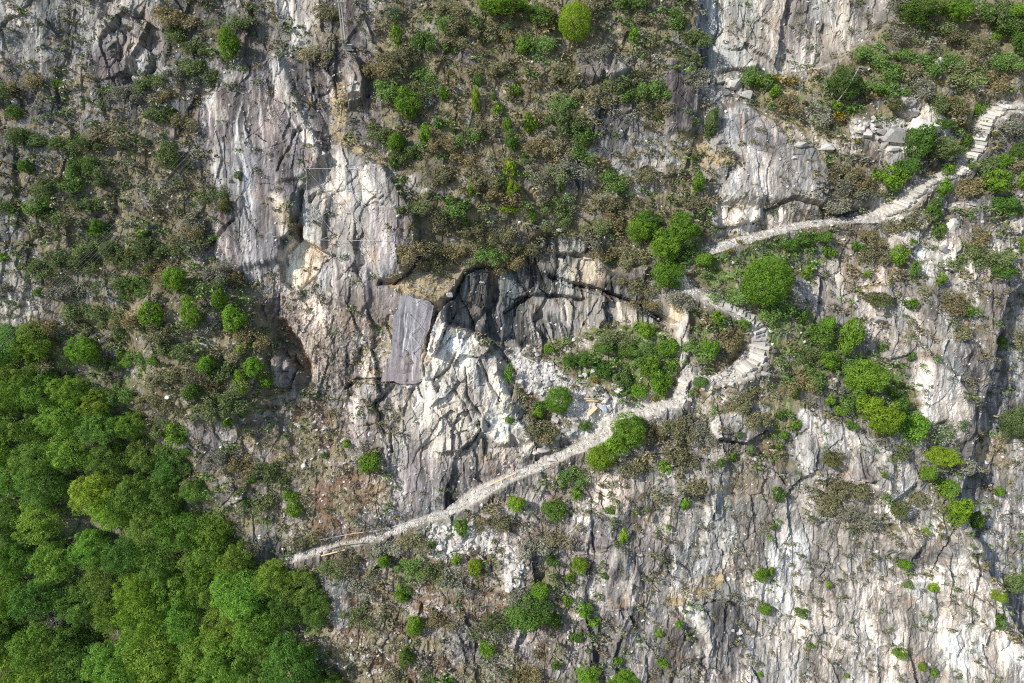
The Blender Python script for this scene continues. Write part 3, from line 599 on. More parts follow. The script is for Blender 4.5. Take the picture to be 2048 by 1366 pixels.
def surf_d(s, t):
    """relief at face coordinates (s,t)"""
    s = np.clip(np.asarray(s, float), S1[0], S1[-1] - 1e-3); t = np.clip(np.asarray(t, float), T1[0], T1[-1] - 1e-3)
    i = np.clip(np.searchsorted(S1, s, 'right') - 1, 0, NS - 2); j = np.clip(np.searchsorted(T1, t, 'right') - 1, 0, NT - 2)
    fu = (s - S1[i]) / (S1[i + 1] - S1[i]); fv = (t - T1[j]) / (T1[j + 1] - T1[j])
    return (D_[j, i] * (1 - fu) + D_[j, i + 1] * fu) * (1 - fv) + (D_[j + 1, i] * (1 - fu) + D_[j + 1, i + 1] * fu) * fv
def face_of(px, py):
    """face coordinates of the spot of cliff that the photo shows at (px,py)"""
    s0 = (np.asarray(px, float) - 1024) / PXM; t0 = (683 - np.asarray(py, float)) / PXM
    s, t = s0, t0
    for _ in range(5):
        d = surf_d(s, t); k = (DIST - d) / DIST; s = s0 * k; t = t0 * k
    return s, t, surf_d(s, t)
def spot(px, py, out=0.0):
    s, t, d = face_of(px, py)
    return np.asarray(s)[..., None] * XH + np.asarray(t)[..., None] * UP + (np.asarray(d) + out)[..., None] * BK
# ------------------------------------------------------------------ materials
def mat(name):
    m = bpy.data.materials.new(name); m.use_nodes = True; n = m.node_tree; n.nodes.clear()
    o = n.nodes.new('ShaderNodeOutputMaterial'); b = n.nodes.new('ShaderNodeBsdfPrincipled')
    n.links.new(b.outputs[0], o.inputs[0]); b.inputs['Roughness'].default_value = .9
    b.inputs['Specular IOR Level'].default_value = .25
    return m, n, b, o
def rock_mat(name, attr='tint', flat=None, striate=False):
    m, n, b, o = mat(name); N = n.nodes; L = n.links
    tc = N.new('ShaderNodeTexCoord')
    if flat is None:
        a = N.new('ShaderNodeAttribute'); a.attribute_name = attr; src = a.outputs['Color']
    else:
        a = N.new('ShaderNodeRGB'); a.outputs[0].default_value = (*flat, 1); src = a.outputs[0]
        oi = N.new('ShaderNodeObjectInfo'); r = N.new('ShaderNodeMapRange'); r.inputs[3].default_value = .68; r.inputs[4].default_value = 1.2
        L.new(oi.outputs['Random'], r.inputs[0]); mm = N.new('ShaderNodeVectorMath'); mm.operation = 'SCALE'
        L.new(src, mm.inputs[0]); L.new(r.outputs[0], mm.inputs['Scale']); src = mm.outputs[0]
    n1 = N.new('ShaderNodeTexNoise'); n1.inputs['Scale'].default_value = 7.0; n1.inputs['Detail'].default_value = 5; n1.inputs['Roughness'].default_value = .7
    L.new(tc.outputs['Object'], n1.inputs['Vector'])
    r = N.new('ShaderNodeMapRange'); r.inputs[1].default_value = .3; r.inputs[2].default_value = .7; r.inputs[3].default_value = .68; r.inputs[4].default_value = 1.28
    L.new(n1.outputs['Fac'], r.inputs[0]); sc = N.new('ShaderNodeVectorMath'); sc.operation = 'SCALE'
    L.new(src, sc.inputs[0]); L.new(r.outputs[0], sc.inputs['Scale']); L.new(sc.outputs[0], b.inputs['Base Color'])
    hsrc = n1.outputs['Fac']
    if striate:                                   # fine runnels down the face, only on bare rock
        mp = N.new('ShaderNodeMapping'); mp.vector_type = 'POINT'; mp.inputs['Rotation'].default_value = (PITCH, 0, 0)
        L.new(tc.outputs['Object'], mp.inputs['Vector'])
        m2 = N.new('ShaderNodeMapping'); m2.inputs['Scale'].default_value = (3.4, .6, .34); L.new(mp.outputs[0], m2.inputs['Vector'])
        n2 = N.new('ShaderNodeTexNoise'); n2.inputs['Scale'].default_value = 1.0; n2.inputs['Detail'].default_value = 4; n2.inputs['Roughness'].default_value = .65; n2.inputs['Distortion'].default_value = .5
        L.new(m2.outputs[0], n2.inputs['Vector'])
        r2 = N.new('ShaderNodeMapRange'); r2.inputs[1].default_value = .38; r2.inputs[2].default_value = .62; r2.inputs[3].default_value = .70; r2.inputs[4].default_value = 1.24
        L.new(n2.outputs['Fac'], r2.inputs[0])
        so = N.new('ShaderNodeAttribute'); so.attribute_name = 'soil'
        mx = N.new('ShaderNodeMix'); mx.data_type = 'FLOAT'; L.new(so.outputs['Fac'], mx.inputs[0]); L.new(r2.outputs[0], mx.inputs[2]); mx.inputs[3].default_value = 1.0
        s2 = N.new('ShaderNodeVectorMath'); s2.operation = 'SCALE'; L.new(sc.outputs[0], s2.inputs[0]); L.new(mx.outputs[0], s2.inputs['Scale']); L.new(s2.outputs[0], b.inputs['Base Color'])
        ad = N.new('ShaderNodeMath'); ad.operation = 'ADD'; L.new(n1.outputs['Fac'], ad.inputs[0]); L.new(n2.outputs['Fac'], ad.inputs[1]); hsrc = ad.outputs[0]
    bm = N.new('ShaderNodeBump'); bm.inputs['Strength'].default_value = .7; bm.inputs['Distance'].default_value = .09
    L.new(hsrc, bm.inputs['Height']); L.new(bm.outputs[0], b.inputs['Normal'])
    return m
M_CLIFF = rock_mat('cliff_rock', striate=True); cliff.data.materials.append(M_CLIFF)
M_STONE = rock_mat('pale_stone', flat=(.53, .505, .46)); M_STONE_GREY = rock_mat('grey_stone', flat=(.36, .345, .325)); M_STEP = rock_mat('step_stone', flat=(.60, .57, .51))
# ------------------------------------------------------------------ foliage and stone shapes
def leaf_mat(name, A, B, transl=.25, tip=None, tipf=.0, use_color=True):
    m = bpy.data.materials.new(name); m.use_nodes = True; n = m.node_tree; n.nodes.clear(); N = n.nodes; L = n.links
    o = N.new('ShaderNodeOutputMaterial')
    a = N.new('ShaderNodeAttribute'); a.attribute_name = 'leaf'
    ramp = N.new('ShaderNodeValToRGB'); cr = ramp.color_ramp
    cr.elements[0].position = 0; cr.elements[0].color = (*A, 1); cr.elements[1].position = .85 if tip else 1; cr.elements[1].color = (*B, 1)
    if tip:
        e = cr.elements.new(1 - tipf); e.color = (*B, 1); e2 = cr.elements.new(min(.999, 1 - tipf + .01)); e2.color = (*tip, 1)
    L.new(a.outputs['Fac'], ramp.inputs[0]); src = ramp.outputs[0]
    if use_color:
        oi = N.new('ShaderNodeObjectInfo'); mx = N.new('ShaderNodeVectorMath'); mx.operation = 'MULTIPLY'
        L.new(src, mx.inputs[0]); L.new(oi.outputs['Color'], mx.inputs[1]); src = mx.outputs[0]
    d = N.new('ShaderNodeBsdfDiffuse'); t = N.new('ShaderNodeBsdfTranslucent'); x = N.new('ShaderNodeMixShader'); x.inputs[0].default_value = transl
    L.new(src, d.inputs[0]); L.new(src, t.inputs[0]); L.new(d.outputs[0], x.inputs[1]); L.new(t.outputs[0], x.inputs[2]); L.new(x.outputs[0], o.inputs[0])
    return m
M_LEAF = leaf_mat('green_leaves', (.55, .62, .52), (1.3, 1.24, 1.15), .42)
M_BLOOM = leaf_mat('white_blossom_leaves', (.45, .52, .40), (1.2, 1.15, 1.1), .25, (4.2, 3.0, 8.5), .30)
M_BROOM = leaf_mat('yellow_broom', (.05, .06, .02), (.15, .16, .05), .25, (.80, .52, .01), .45, False)
M_HEATH = leaf_mat('heath_twigs', (.5, .52, .47), (1.65, 1.6, 1.55), .3)
M_BARK = rock_mat('bark', flat=(.14, .115, .09)); M_BARK_PALE = rock_mat('pale_bark', flat=(.50, .48, .44))
def tintmat(name, transl):
    m = bpy.data.materials.new(name); m.use_nodes = True; n = m.node_tree; n.nodes.clear(); N = n.nodes; L = n.links
    o = N.new('ShaderNodeOutputMaterial'); a = N.new('ShaderNodeAttribute'); a.attribute_name = 'tint'
    d = N.new('ShaderNodeBsdfDiffuse'); t = N.new('ShaderNodeBsdfTranslucent'); x = N.new('ShaderNodeMixShader'); x.inputs[0].default_value = transl
    L.new(a.outputs['Color'], d.inputs[0]); L.new(a.outputs['Color'], t.inputs[0]); L.new(d.outputs[0], x.inputs[1]); L.new(t.outputs[0], x.inputs[2]); L.new(x.outputs[0], o.inputs[0])
    return m
M_TINT = tintmat('brush_mix', .15)

def raw_mesh(name, co, faces_flat, fsize, mats, attr=None, tint=None, smooth=False):
    me = bpy.data.meshes.new(name); nv = len(co); nf = len(faces_flat) // fsize
    me.vertices.add(nv); me.vertices.foreach_set('co', np.asarray(co, np.float32).reshape(-1))
    me.loops.add(nf * fsize); me.polygons.add(nf)
    me.loops.foreach_set('vertex_index', np.asarray(faces_flat, np.int32)); me.polygons.foreach_set('loop_start', np.arange(0, nf * fsize, fsize, dtype=np.int32))
    me.update(calc_edges=True)
    if attr is not None:
        a = me.attributes.new('leaf', 'FLOAT', 'POINT'); a.data.foreach_set('value', np.asarray(attr, np.float32))
    if tint is not None:
        a = me.attributes.new('tint', 'FLOAT_COLOR', 'POINT'); a.data.foreach_set('color', np.concatenate([tint, np.ones((nv, 1))], 1).astype(np.float32).reshape(-1))
    for m in (mats if isinstance(mats, (list, tuple)) else [mats]): me.materials.append(m)
    if not smooth: me.polygons.foreach_set('use_smooth', np.zeros(nf, bool))
    return me
def unit(v): return v / (np.linalg.norm(v, axis=-1, keepdims=True) + 1e-9)
def cards(P, Nn, size, r, flat=.55, long=1.0):
    """little four-cornered leaf clumps at P facing roughly Nn"""
    n = len(P); N2 = unit(Nn + r.normal(size=(n, 3)) * flat)
    A = unit(np.cross(N2, r.normal(size=(n, 3)))); B = np.cross(N2, A)
    s = (size * r.uniform(.6, 1.35, n))[:, None]
    j = lambda: r.uniform(.6, 1.2, (n, 1))
    V = np.stack([P - A * s * j() * long, P - B * s * j() * .6, P + A * s * j() * long, P + B * s * j() * .6], 1)
    V[:, 1] += N2 * s * .25; V[:, 3] += N2 * s * .25
    return V.reshape(-1, 3)
def crown_points(r, nl, lr, n, zmin=-.95, sq=1.0, up=.35, shell=False):
    """points on the outside of a heap of lobes filling the unit ball"""
    C = unit(r.normal(size=(nl, 3))) * ((r.uniform(.25, 1, (nl, 1)) ** .5) if not shell else r.uniform(.94, 1.04, (nl, 1))) * (1 - lr * .8)
    R = lr * (r.uniform(.55, 1.45, nl) if not shell else r.uniform(.85, 1.15, nl))
    k = r.integers(0, nl, n * 3); dirs = unit(r.normal(size=(n * 3, 3)) + np.array([0, 0, up]))
    P = C[k] + dirs * (R[k] * np.where(r.random(n * 3) < .13, r.uniform(1.05, 1.35, n * 3), r.uniform(.7, 1.05, n * 3)))[:, None]
    keep = np.ones(len(P), bool)
    for i in range(nl):
        keep &= (np.linalg.norm(P - C[i], axis=1) > R[i] * .80) | (k == i)
    keep &= P[:, 2] > zmin
    P = P[keep][:n]; Dn = dirs[keep][:n]
    return P, Dn
def tube(pts, rad, seg=6):
    pts = np.asarray(pts, float); n = len(pts); rad = np.broadcast_to(np.asarray(rad, float), (n,))
    co = []; t = np.gradient(pts, axis=0); t = unit(t)
    ref = np.array([0.3, .2, 1.0]); 
    for i in range(n):
        a = np.cross(t[i], ref); a = a / (np.linalg.norm(a) + 1e-9) if np.linalg.norm(a) > 1e-6 else np.array([1., 0, 0]); b = np.cross(t[i], a)
        for k in range(seg):
            an = 2 * math.pi * k / seg; co.append(pts[i] + rad[i] * (math.cos(an) * a + math.sin(an) * b))
    f = []
    for i in range(n - 1):
        for k in range(seg):
            k2 = (k + 1) % seg; f += [i * seg + k, i * seg + k2, (i + 1) * seg + k2, (i + 1) * seg + k]
    return np.array(co), np.array(f)
def join_tubes(list_):
    C = []; Fc = []; o = 0
    for c, f in list_: C.append(c); Fc.append(f + o); o += len(c)
    return np.concatenate(C), np.concatenate(Fc)
def make_crown(name, seed, nl, lr, n, leaf, matl, flat=.42, zc=1.0, lean=-.12, shell=False):
    r = np.random.default_rng(seed); P, Dn = crown_points(r, nl, lr, n, shell=shell)
    V = cards(P, Dn, leaf, r, flat); V[:, 2] += zc; V[:, 1] += lean * V[:, 2]
    m = len(P); base = np.arange(m * 4)
    var = np.repeat(np.clip(r.normal(.5, .22, m) + (vnoise(P[:, 0] * 3 + 50, P[:, 2] * 3 + 50, 7) - .5) * .5, 0, 1), 4)
    return raw_mesh(name, V, base, 4, matl, attr=var)
def make_trunk(name, seed, zc, rad=.07, nb=5, matl=None, lean=-.12):
    r = np.random.default_rng(seed); L_ = []
    z = np.linspace(-.25, zc * .95, 5); base = np.stack([r.normal(0, .03, 5).cumsum(), z * lean + r.normal(0, .02, 5).cumsum(), z], 1)
    L_.append(tube(base, np.linspace(rad, rad * .45, 5), 6))
    for b in range(nb):
        s = base[r.integers(1, 4)]; e = np.array([0, lean * zc, zc]) + unit(r.normal(size=3) + np.array([0, 0, .4])) * r.uniform(.55, .85)
        mid = (s + e) / 2 + np.array([0, 0, -.08]); L_.append(tube(np.stack([s, mid, e]), [rad * .5, rad * .35, rad * .12], 4))
    c, f = join_tubes(L_); return raw_mesh(name, c, f, 4, matl or M_BARK)
CROWN = {}
for kind, spec in {
    'small': [(9, .46, 520, .150)] * 4, 'mid': [(22, .34, 2200, .078)] * 4, 'large': [(70, .22, 7500, .042)] * 3,
    'forest': [(130, .165, 12000, .030)] * 5}.items():
    for i, (nl, lr, n, lf) in enumerate(spec):
        zc = {'small': 1.0, 'mid': 1.05, 'large': 1.1, 'forest': 1.35}[kind]
        CROWN.setdefault(kind, []).append((make_crown('crown_' + kind, 500 + i * 7 + len(kind), nl, lr, n, lf, M_LEAF, zc=zc), make_trunk('trunk_' + kind, 900 + i, zc, .05 if kind in ('forest', 'large') else .06)))
for kind, matl, sz in (('bloom', M_BLOOM, (12, .40, 900, .085)), ('broom', M_BROOM, (9, .42, 360, .13))):
    for i in range(2):
        CROWN.setdefault(kind, []).append((make_crown('crown_' + kind, 700 + i, *sz, matl), make_trunk('trunk_' + kind, 950 + i, 1.0, .05)))
CROWN['dome'] = [(make_crown('crown_dome', 777, 150, .17, 11000, .036, M_LEAF, zc=1.05, shell=True), CROWN['large'][0][1])]
def heath_pts(r, n, nl=5, zmin=-.2):
    C = np.stack([r.uniform(-.85, .85, nl), r.uniform(-.75, .75, nl), r.uniform(-.05, .5, nl)], 1); C[0] = (0, 0, .4); R = r.uniform(.22, .55, nl)
    k = r.integers(0, nl, n * 2); d = unit(r.normal(size=(n * 2, 3)) + np.array([0, -.25, .45])); P = C[k] + d * (R[k] * r.uniform(.6, 1.08, n * 2))[:, None]
    keep = P[:, 2] > zmin
    return P[keep][:n], d[keep][:n]
HEATH = []
for i in range(7):
    r = np.random.default_rng(1300 + i); P, Dn = heath_pts(r, 2300, 12)
    V = cards(P, Dn, .058, r, .9, 1.3); m = len(P)
    var = np.repeat(np.clip(r.normal(.42, .2, m) + sstep(.2, 1.0, np.linalg.norm(P, axis=1)) * .18, 0, 1), 4)
    tw = []
    for b in range(9):
        e = unit(r.normal(size=3) + np.array([0, 0, 1.1])) * r.uniform(.6, 1.05); tw.append(tube(np.stack([[0, 0, -.15], e * .5, e]), [.03, .02, .008], 3))
    c, f = join_tubes(tw); co = np.concatenate([V, c]); ff = np.concatenate([np.arange(m * 4), f + m * 4])
    HEATH.append(raw_mesh('heath_bush', co, ff, 4, M_HEATH, attr=np.concatenate([var, np.full(len(c), .9)])))
def hull_mesh(name, seed, n=14, sq=(1, .8, .7), matl=None, boxy=.5):
    r = np.random.default_rng(seed); bm = bmesh_new()
    P = r.uniform(-1, 1, (n, 3)); P = P / (np.abs(P).max(1, keepdims=True) * boxy + np.linalg.norm(P, axis=1, keepdims=True) * (1 - boxy)) * r.uniform(.85, 1.1, (n, 1)) * np.array(sq)
    for p in P: bm.verts.new(p)
    import bmesh
    res = bmesh.ops.convex_hull(bm, input=bm.verts)
    bmesh.ops.delete(bm, geom=[v for v in bm.verts if not v.link_faces], context='VERTS')
    bmesh.ops.triangulate(bm, faces=bm.faces[:])
    me = bpy.data.meshes.new(name); bm.to_mesh(me); bm.free()
    if matl: me.materials.append(matl)
    return me
def bmesh_new():
    import bmesh
    return bmesh.new()
STONES = [hull_mesh('stone', 40 + i, 12 + i % 5, [(1, .8, .6), (1, .6, .45), (.9, .85, .8), (1, .75, .35)][i % 4], M_STONE) for i in range(8)]
BOULD = [hull_mesh('boulder', 60 + i, 22 + i, [(1, .85, .8), (1, .7, .6), (1, .9, .9), (1, .8, .35)][i % 4], M_STONE_GREY, .35) for i in range(6)]
def mesh_arrays(me):
    co = np.empty(len(me.vertices) * 3, np.float32); me.vertices.foreach_get('co', co)
    f = np.empty(len(me.loops), np.int32); me.loops.foreach_get('vertex_index', f); return co.reshape(-1, 3), f
STA = [mesh_arrays(m) for m in STONES]

# ------------------------------------------------------------------ labels that single things out
LAND = [('the power poles', 690, 60), ('the dark violet rock strip', 745, 235), ('the rope net', 700, 420), ('the cream rock scar', 600, 530), ('the dry grass ledge', 860, 560),
 ('the smooth grey slab', 808, 685), ('the white broken buttress', 940, 790), ('the dark overhang', 1060, 600), ('the timber beams', 1188, 806), ('the big round tree', 1519, 563),
 ('the hairpin bend', 1500, 725), ('the upper stairway', 1955, 275), ('the pale boulders', 1825, 245), ('the pale wall at the top', 1580, 60), ('the dark cliff corner', 1360, 190),
 ('the white striped slab', 1890, 790), ('the dark right hand gully', 1950, 950), ('the brown debris chute', 640, 920), ('the path end', 600, 1112), ('the stone spill', 930, 1075),
 ('the blue-grey forest edge rock', 680, 1205), ('the pointed white rib', 1256, 1160), ('the orange rock patch', 1487, 975), ('the bright tree at the top', 1148, 51), ('the striped grey wall', 500, 400),
 ('the dark rock knob', 585, 735), ('the lower left corner', 60, 1330), ('the lower right corner', 1980, 1300), ('the top left corner', 40, 40), ('the left edge middle', 20, 560), ('the forest middle', 250, 1080),
 ('the bottom edge middle', 1130, 1330), ('the sloping grey slab', 1530, 290), ('the path fork', 1365, 745), ('the right edge middle', 2030, 560)]
DIRS = ['right of', 'above right of', 'above', 'above left of', 'left of', 'below left of', 'below', 'below right of']
ORD = ['', 'second nearest, ', 'third nearest, ', 'fourth nearest, ', 'fifth nearest, ', 'sixth nearest, ', 'seventh nearest, ', 'eighth nearest, ', 'ninth nearest, ', 'tenth nearest, ', 'eleventh nearest, ', 'twelfth nearest, ']
TOLABEL = []                                  # (object, adjectives, noun, px, py)
def finish_labels():
    groups = {}
    for o, adj, noun, px, py in TOLABEL:
        best = min(LAND, key=lambda l: (px - l[1]) ** 2 + (py - l[2]) ** 2)
        dx, dy = px - best[1], best[2] - py; dist = math.hypot(dx, dy)
        if dist < 14: rel_ = 'right beside'
        else: rel_ = DIRS[int(round(math.degrees(math.atan2(dy, dx)) / 45)) % 8]
        groups.setdefault((adj, noun, rel_, best[0]), []).append((dist, o))
    for (adj, noun, rel_, land), lst in groups.items():
        lst.sort(key=lambda q_: q_[0])
        for i, (d, o) in enumerate(lst):
            if len(lst) == 1: o['label'] = f'{adj} {noun} {rel_} {land}'
            else: o['label'] = f'{adj} {noun} {rel_} {land}, ' + ('nearest' if i == 0 else ORD[min(i, 11)].strip(', '))
def link(name, data, parent=None):
    o = bpy.data.objects.new(name, data); COL.objects.link(o)
    if parent: o.parent = parent
    return o
# ------------------------------------------------------------------ trees and green bushes, one thing each
G1 = (.225, .39, .060); G2 = (.31, .45, .055); G3 = (.165, .29, .070); G4 = (.22, .30, .13); G5 = (.21, .225, .10)
TINT = {'G': G1, 'Y': G2, 'D': G3, 'P': G4, 'O': G5, 'W': (.17, .25, .10), 'B': (1, 1, 1)}
PL = """467 99 24 31 G;34 229 20 16 D;82 284 22 12 P;58 335 16 16 D;99 407 16 14 D;345 318 24 28 P;308 232 20 13 P;205 366 18 12 P;202 451 18 14 D;123 171 12 12 D;478 352 9 9 P;451 413 17 17 O;
355 559 24 24 G;309 633 26 27 G;391 631 18 31 G;444 600 18 25 G;478 640 28 30 G;441 564 17 12 D;181 703 33 31 G;417 730 22 25 G;241 674 8 8 G;321 682 7 12 G;485 703 10 12 Y;506 689 11 10 G;513 734 23 22 G;537 761 14 17 G;489 768 15 24 Y;246 706 10 10 G;256 727 12 12 G;308 723 10 10 G;345 754 11 11 G;390 781 22 22 D;461 840 14 16 G;489 826 10 14 D;359 867 26 24 G;376 898 16 14 D;82 587 10 10 D;256 594 11 10 D;653 911 7 8 D;694 887 9 10 G;10 515 15 11 G;198 464 25 15 D;267 505 12 12 O;287 467 11 9 G;304 542 14 14 O;
1148 51 36 39 Y L;1001 14 50 30 G L;796 79 11 22 G;1046 96 16 16 G;1080 41 28 20 D;817 219 26 30 G;793 290 19 24 G;851 277 13 19 G;888 191 10 16 G;953 208 9 24 Y;998 222 12 13 G;1029 185 14 13 G;1059 253 13 22 G;1022 290 15 21 D;1022 342 14 22 Y;1025 380 18 18 Y;1018 417 21 12 Y;943 379 9 18 Y;1268 75 11 16 G;1121 376 8 11 D;1240 383 9 13 D;1066 434 8 13 G;933 448 10 12 G;1312 236 8 8 O;936 468 14 12 D;878 249 9 12 D;905 256 5 12 G;988 195 6 7 G;957 164 8 12 D;789 328 9 12 D;1049 314 7 8 D;1015 253 10 12 G;
1281 465 32 30 G;1326 498 30 34 G;1357 465 34 34 G;1333 556 32 30 G;1213 522 13 10 D;1292 437 30 20 D;
1826 31 44 31 D;1908 31 30 25 G;1997 58 27 24 D;2035 90 26 32 D;2028 26 20 18 G;1984 79 11 9 G;1505 167 12 15 G;1546 186 13 14 G;1671 214 12 12 G;1697 219 10 10 G;1760 185 11 12 Y;1785 215 17 13 O;1416 253 15 33 P;1826 292 27 34 D;1881 301 36 26 P;1775 362 27 25 G;1803 338 26 24 D;1392 373 12 19 G;1953 222 9 12 G;1925 290 14 18 D;1895 342 12 14 G;1878 383 14 18 G;1857 427 17 27 D;1980 369 28 25 G;1997 407 28 20 D;2001 325 18 16 G;2028 308 15 20 D;2038 362 13 20 G;1751 352 11 12 G;1885 250 20 12 D;
1519 561 53 57 G L;1789 515 17 20 G;1823 542 10 19 D;1876 561 10 13 G;1710 494 13 12 D;1613 547 13 16 G;1404 520 20 17 G;1732 549 7 7 G;1751 600 27 18 O;1820 609 14 12 G;1932 624 11 14 D;1997 542 26 11 D;1990 682 21 12 G;1601 634 12 15 D;1649 648 17 17 G;1690 678 24 40 G;1632 672 28 24 D;1649 723 20 19 G;1718 757 45 36 G L;1726 806 24 22 Y;1750 833 34 36 Y L;1587 785 10 14 G;1614 771 11 11 G;1657 802 10 11 G;1676 822 11 12 G;1589 850 12 13 G;1567 870 9 10 G;1556 891 9 8 G;1760 694 9 11 D;1821 713 10 10 D;1433 638 14 16 G;1416 700 18 21 G;1485 652 11 14 G;1476 686 7 8 Y;1398 763 16 12 D;1792 812 16 22 D;1816 857 27 30 G;1875 910 33 21 Y;1847 944 17 20 G;2014 848 30 38 P;1782 785 11 10 G;1498 900 10 12 P;1874 464 14 18 D;2042 484 10 24 G;1820 488 8 12 G;1604 480 20 16 D;1640 475 22 15 D;1575 490 20 14 D;1655 505 14 14 G;1478 870 8 8 P;
1114 794 31 34 G L;1018 751 9 20 G;1097 699 10 12 G;1169 850 15 11 D;1200 915 31 28 Y;1258 860 36 34 G L;1230 890 26 24 G;1288 662 19 18 G;1329 696 23 21 G;1295 734 20 26 G;1275 781 20 16 G;1316 768 21 26 G;1207 690 26 16 D;1172 717 23 16 D;1203 738 22 18 D;1140 720 18 14 D;1250 700 22 18 D;1076 826 12 12 G;1018 840 7 9 G;1085 812 14 14 D;
738 923 27 25 G;1032 1005 19 17 Y;1107 1018 26 20 D;926 1053 13 24 G;769 1118 15 17 G;912 1118 11 12 G;950 1132 15 20 Y;806 1183 18 22 G;830 1244 20 29 G;817 1309 19 25 D;974 1292 19 19 G;1058 1217 48 38 D L;1078 1176 22 18 G;1104 1236 18 16 D;1158 1128 17 18 Y;1141 1152 12 11 G;1153 985 12 16 G;1124 971 8 9 D;1134 1200 10 15 G;1165 1217 17 16 G;1189 1241 14 9 G;1244 1073 10 17 Y;1271 1022 7 8 Y;1210 1149 9 10 D;1329 933 14 15 G;1367 1008 9 12 G;1234 1319 10 10 G;1172 1346 26 16 G;1247 1357 30 13 G;1316 1265 9 9 G;1326 1323 12 7 G;1114 1326 12 12 D;895 1359 14 12 G;1220 1019 12 9 D;1104 1120 13 12 D;1155 1272 13 12 D;919 1190 6 8 G;864 1087 8 12 D;
581 990 14 13 G;593 1015 17 21 G;496 1005 9 12 D;506 957 12 10 D;1519 1149 15 16 G;1539 1143 8 12 G;1526 1214 15 13 G;1804 1126 15 11 G;1796 1304 16 10 G;1840 1331 9 9 Y;1864 1343 8 10 G;1654 1169 6 7 G;1618 1289 7 7 G;1693 1350 6 5 G;1990 1186 19 13 Y;1813 1167 12 8 P;1850 1061 10 7 Y;1994 981 14 10 G;1949 1043 20 24 G;1902 1019 22 33 Y;1885 974 25 20 G;1464 913 9 10 G;1442 926 9 9 D;1368 1008 9 9 G;1767 950 6 7 G;1546 1053 8 8 D;1358 1248 8 9 G;1519 1347 7 5 G;1553 988 12 18 D;1864 1173 12 10 Y;1604 1224 14 7 D;2018 1162 20 24 P;1792 1019 16 22 O;1656 916 25 15 O;1990 1240 14 20 D;2040 1150 12 20 D;1700 850 12 12 D;1560 830 10 12 D;1345 730 12 16 G"""
BL = "789 34 22 18 W;1015 58 16 11 W;1134 396 20 14 W;1871 867 23 24 W;1922 850 14 14 W;1045 247 8 9 W;1300 720 9 9 W;1049 325 9 8 W"
BR = "1022 72 10 9 B;1008 84 8 7 B;902 147 8 7 B;806 130 7 7 B;1121 165 10 6 B;1045 164 6 5 B;1676 239 13 14 B;1714 284 7 7 B;1922 249 14 9 B;1985 270 6 6 B;1878 167 6 5 B;1785 73 6 6 B;1669 304 5 5 B;1230 734 7 9 B;1311 799 9 6 B;1190 760 9 7 B;1458 503 9 6 B;1478 484 6 5 B;1545 160 22 9 B;1580 165 18 9 B;1655 248 7 8 B"
EMPT = []
SIZEW = lambda r_: 'large' if r_ >= 30 else 'middling' if r_ >= 17 else 'small' if r_ >= 10 else 'tiny'
def plant(px, py, rx, ry, kind, col, noun, cat, group, name, adj, seed=0, yaw=None):
    ms, tr = CROWN[kind][seed % len(CROWN[kind])]
    hh = math.sqrt(max((ry / PXM) ** 2 - (rx / PXM * .5) ** 2, (.42 * rx / PXM) ** 2)) / .866
    zc = {'forest': 1.35, 'large': 1.1, 'dome': 1.05, 'mid': 1.05}.get(kind, 1.0)
    bx, by_ = px, py + hh * zc * .866 * PXM * .9
    w = spot(bx, by_)[...]
    e = link(name, None); e.empty_display_size = .5
    e.location = w; e.rotation_euler = (0, 0, (random.uniform(-.6, .6) if yaw is None else yaw))
    q0 = {'large': 1.02, 'dome': .84}.get(kind, .98); R = rx / PXM * q0; hh = hh * (q0 if kind in ('large', 'dome') else 1); e.scale = (R, R, hh)
    for nm, m in (('trunk', tr), ('crown', ms)):
        c = link(nm, m, e); q_ = random.uniform(.85, 1.15); c.color = (col[0] * q_ * random.uniform(.93, 1.08), col[1] * q_, col[2] * q_, 1)
    e['category'] = cat; e['group'] = group
    TOLABEL.append((e, adj, noun, px, py)); return e
ADJ = {'G': 'bright green', 'Y': 'yellow-green', 'D': 'dull green', 'P': 'pale grey-green', 'O': 'olive', 'W': 'white flowering', 'B': 'yellow flowering'}
SPOTS = []
for i, rec in enumerate((PL + ';' + BL + ';' + BR).replace('\n', '').split(';')):
    a = rec.split(); px, py, rx, ry = map(float, a[:4]); k = a[4]; SPOTS.append((px, py, max(rx, ry)))
    big = len(a) > 5
    kind = 'dome' if (rx > 50 or (px, py) in ((1148, 51), (1114, 794))) else 'bloom' if k == 'W' else 'broom' if k == 'B' else 'large' if (big or rx > 29) else 'mid' if rx >= 15 else 'small'
    tree = big or max(rx, ry) >= 24
    noun, cat, nm, grp = (('tree', 'tree', 'tree', 'trees standing singly on the cliff') if tree else ('bush', 'bush', 'green_bush', 'green bushes on the cliff'))
    if k == 'B': noun, cat, nm, grp = 'broom bush', 'bush', 'broom_bush', 'yellow broom bushes'
    if k == 'W': noun, cat, nm, grp = 'shrub', 'bush', 'flowering_shrub', 'white flowering shrubs'
    plant(px, py, rx * 1.06, ry * 1.06, kind, TINT[k], noun, cat, grp, nm, f'{SIZEW(max(rx, ry))} {ADJ[k]}', i)
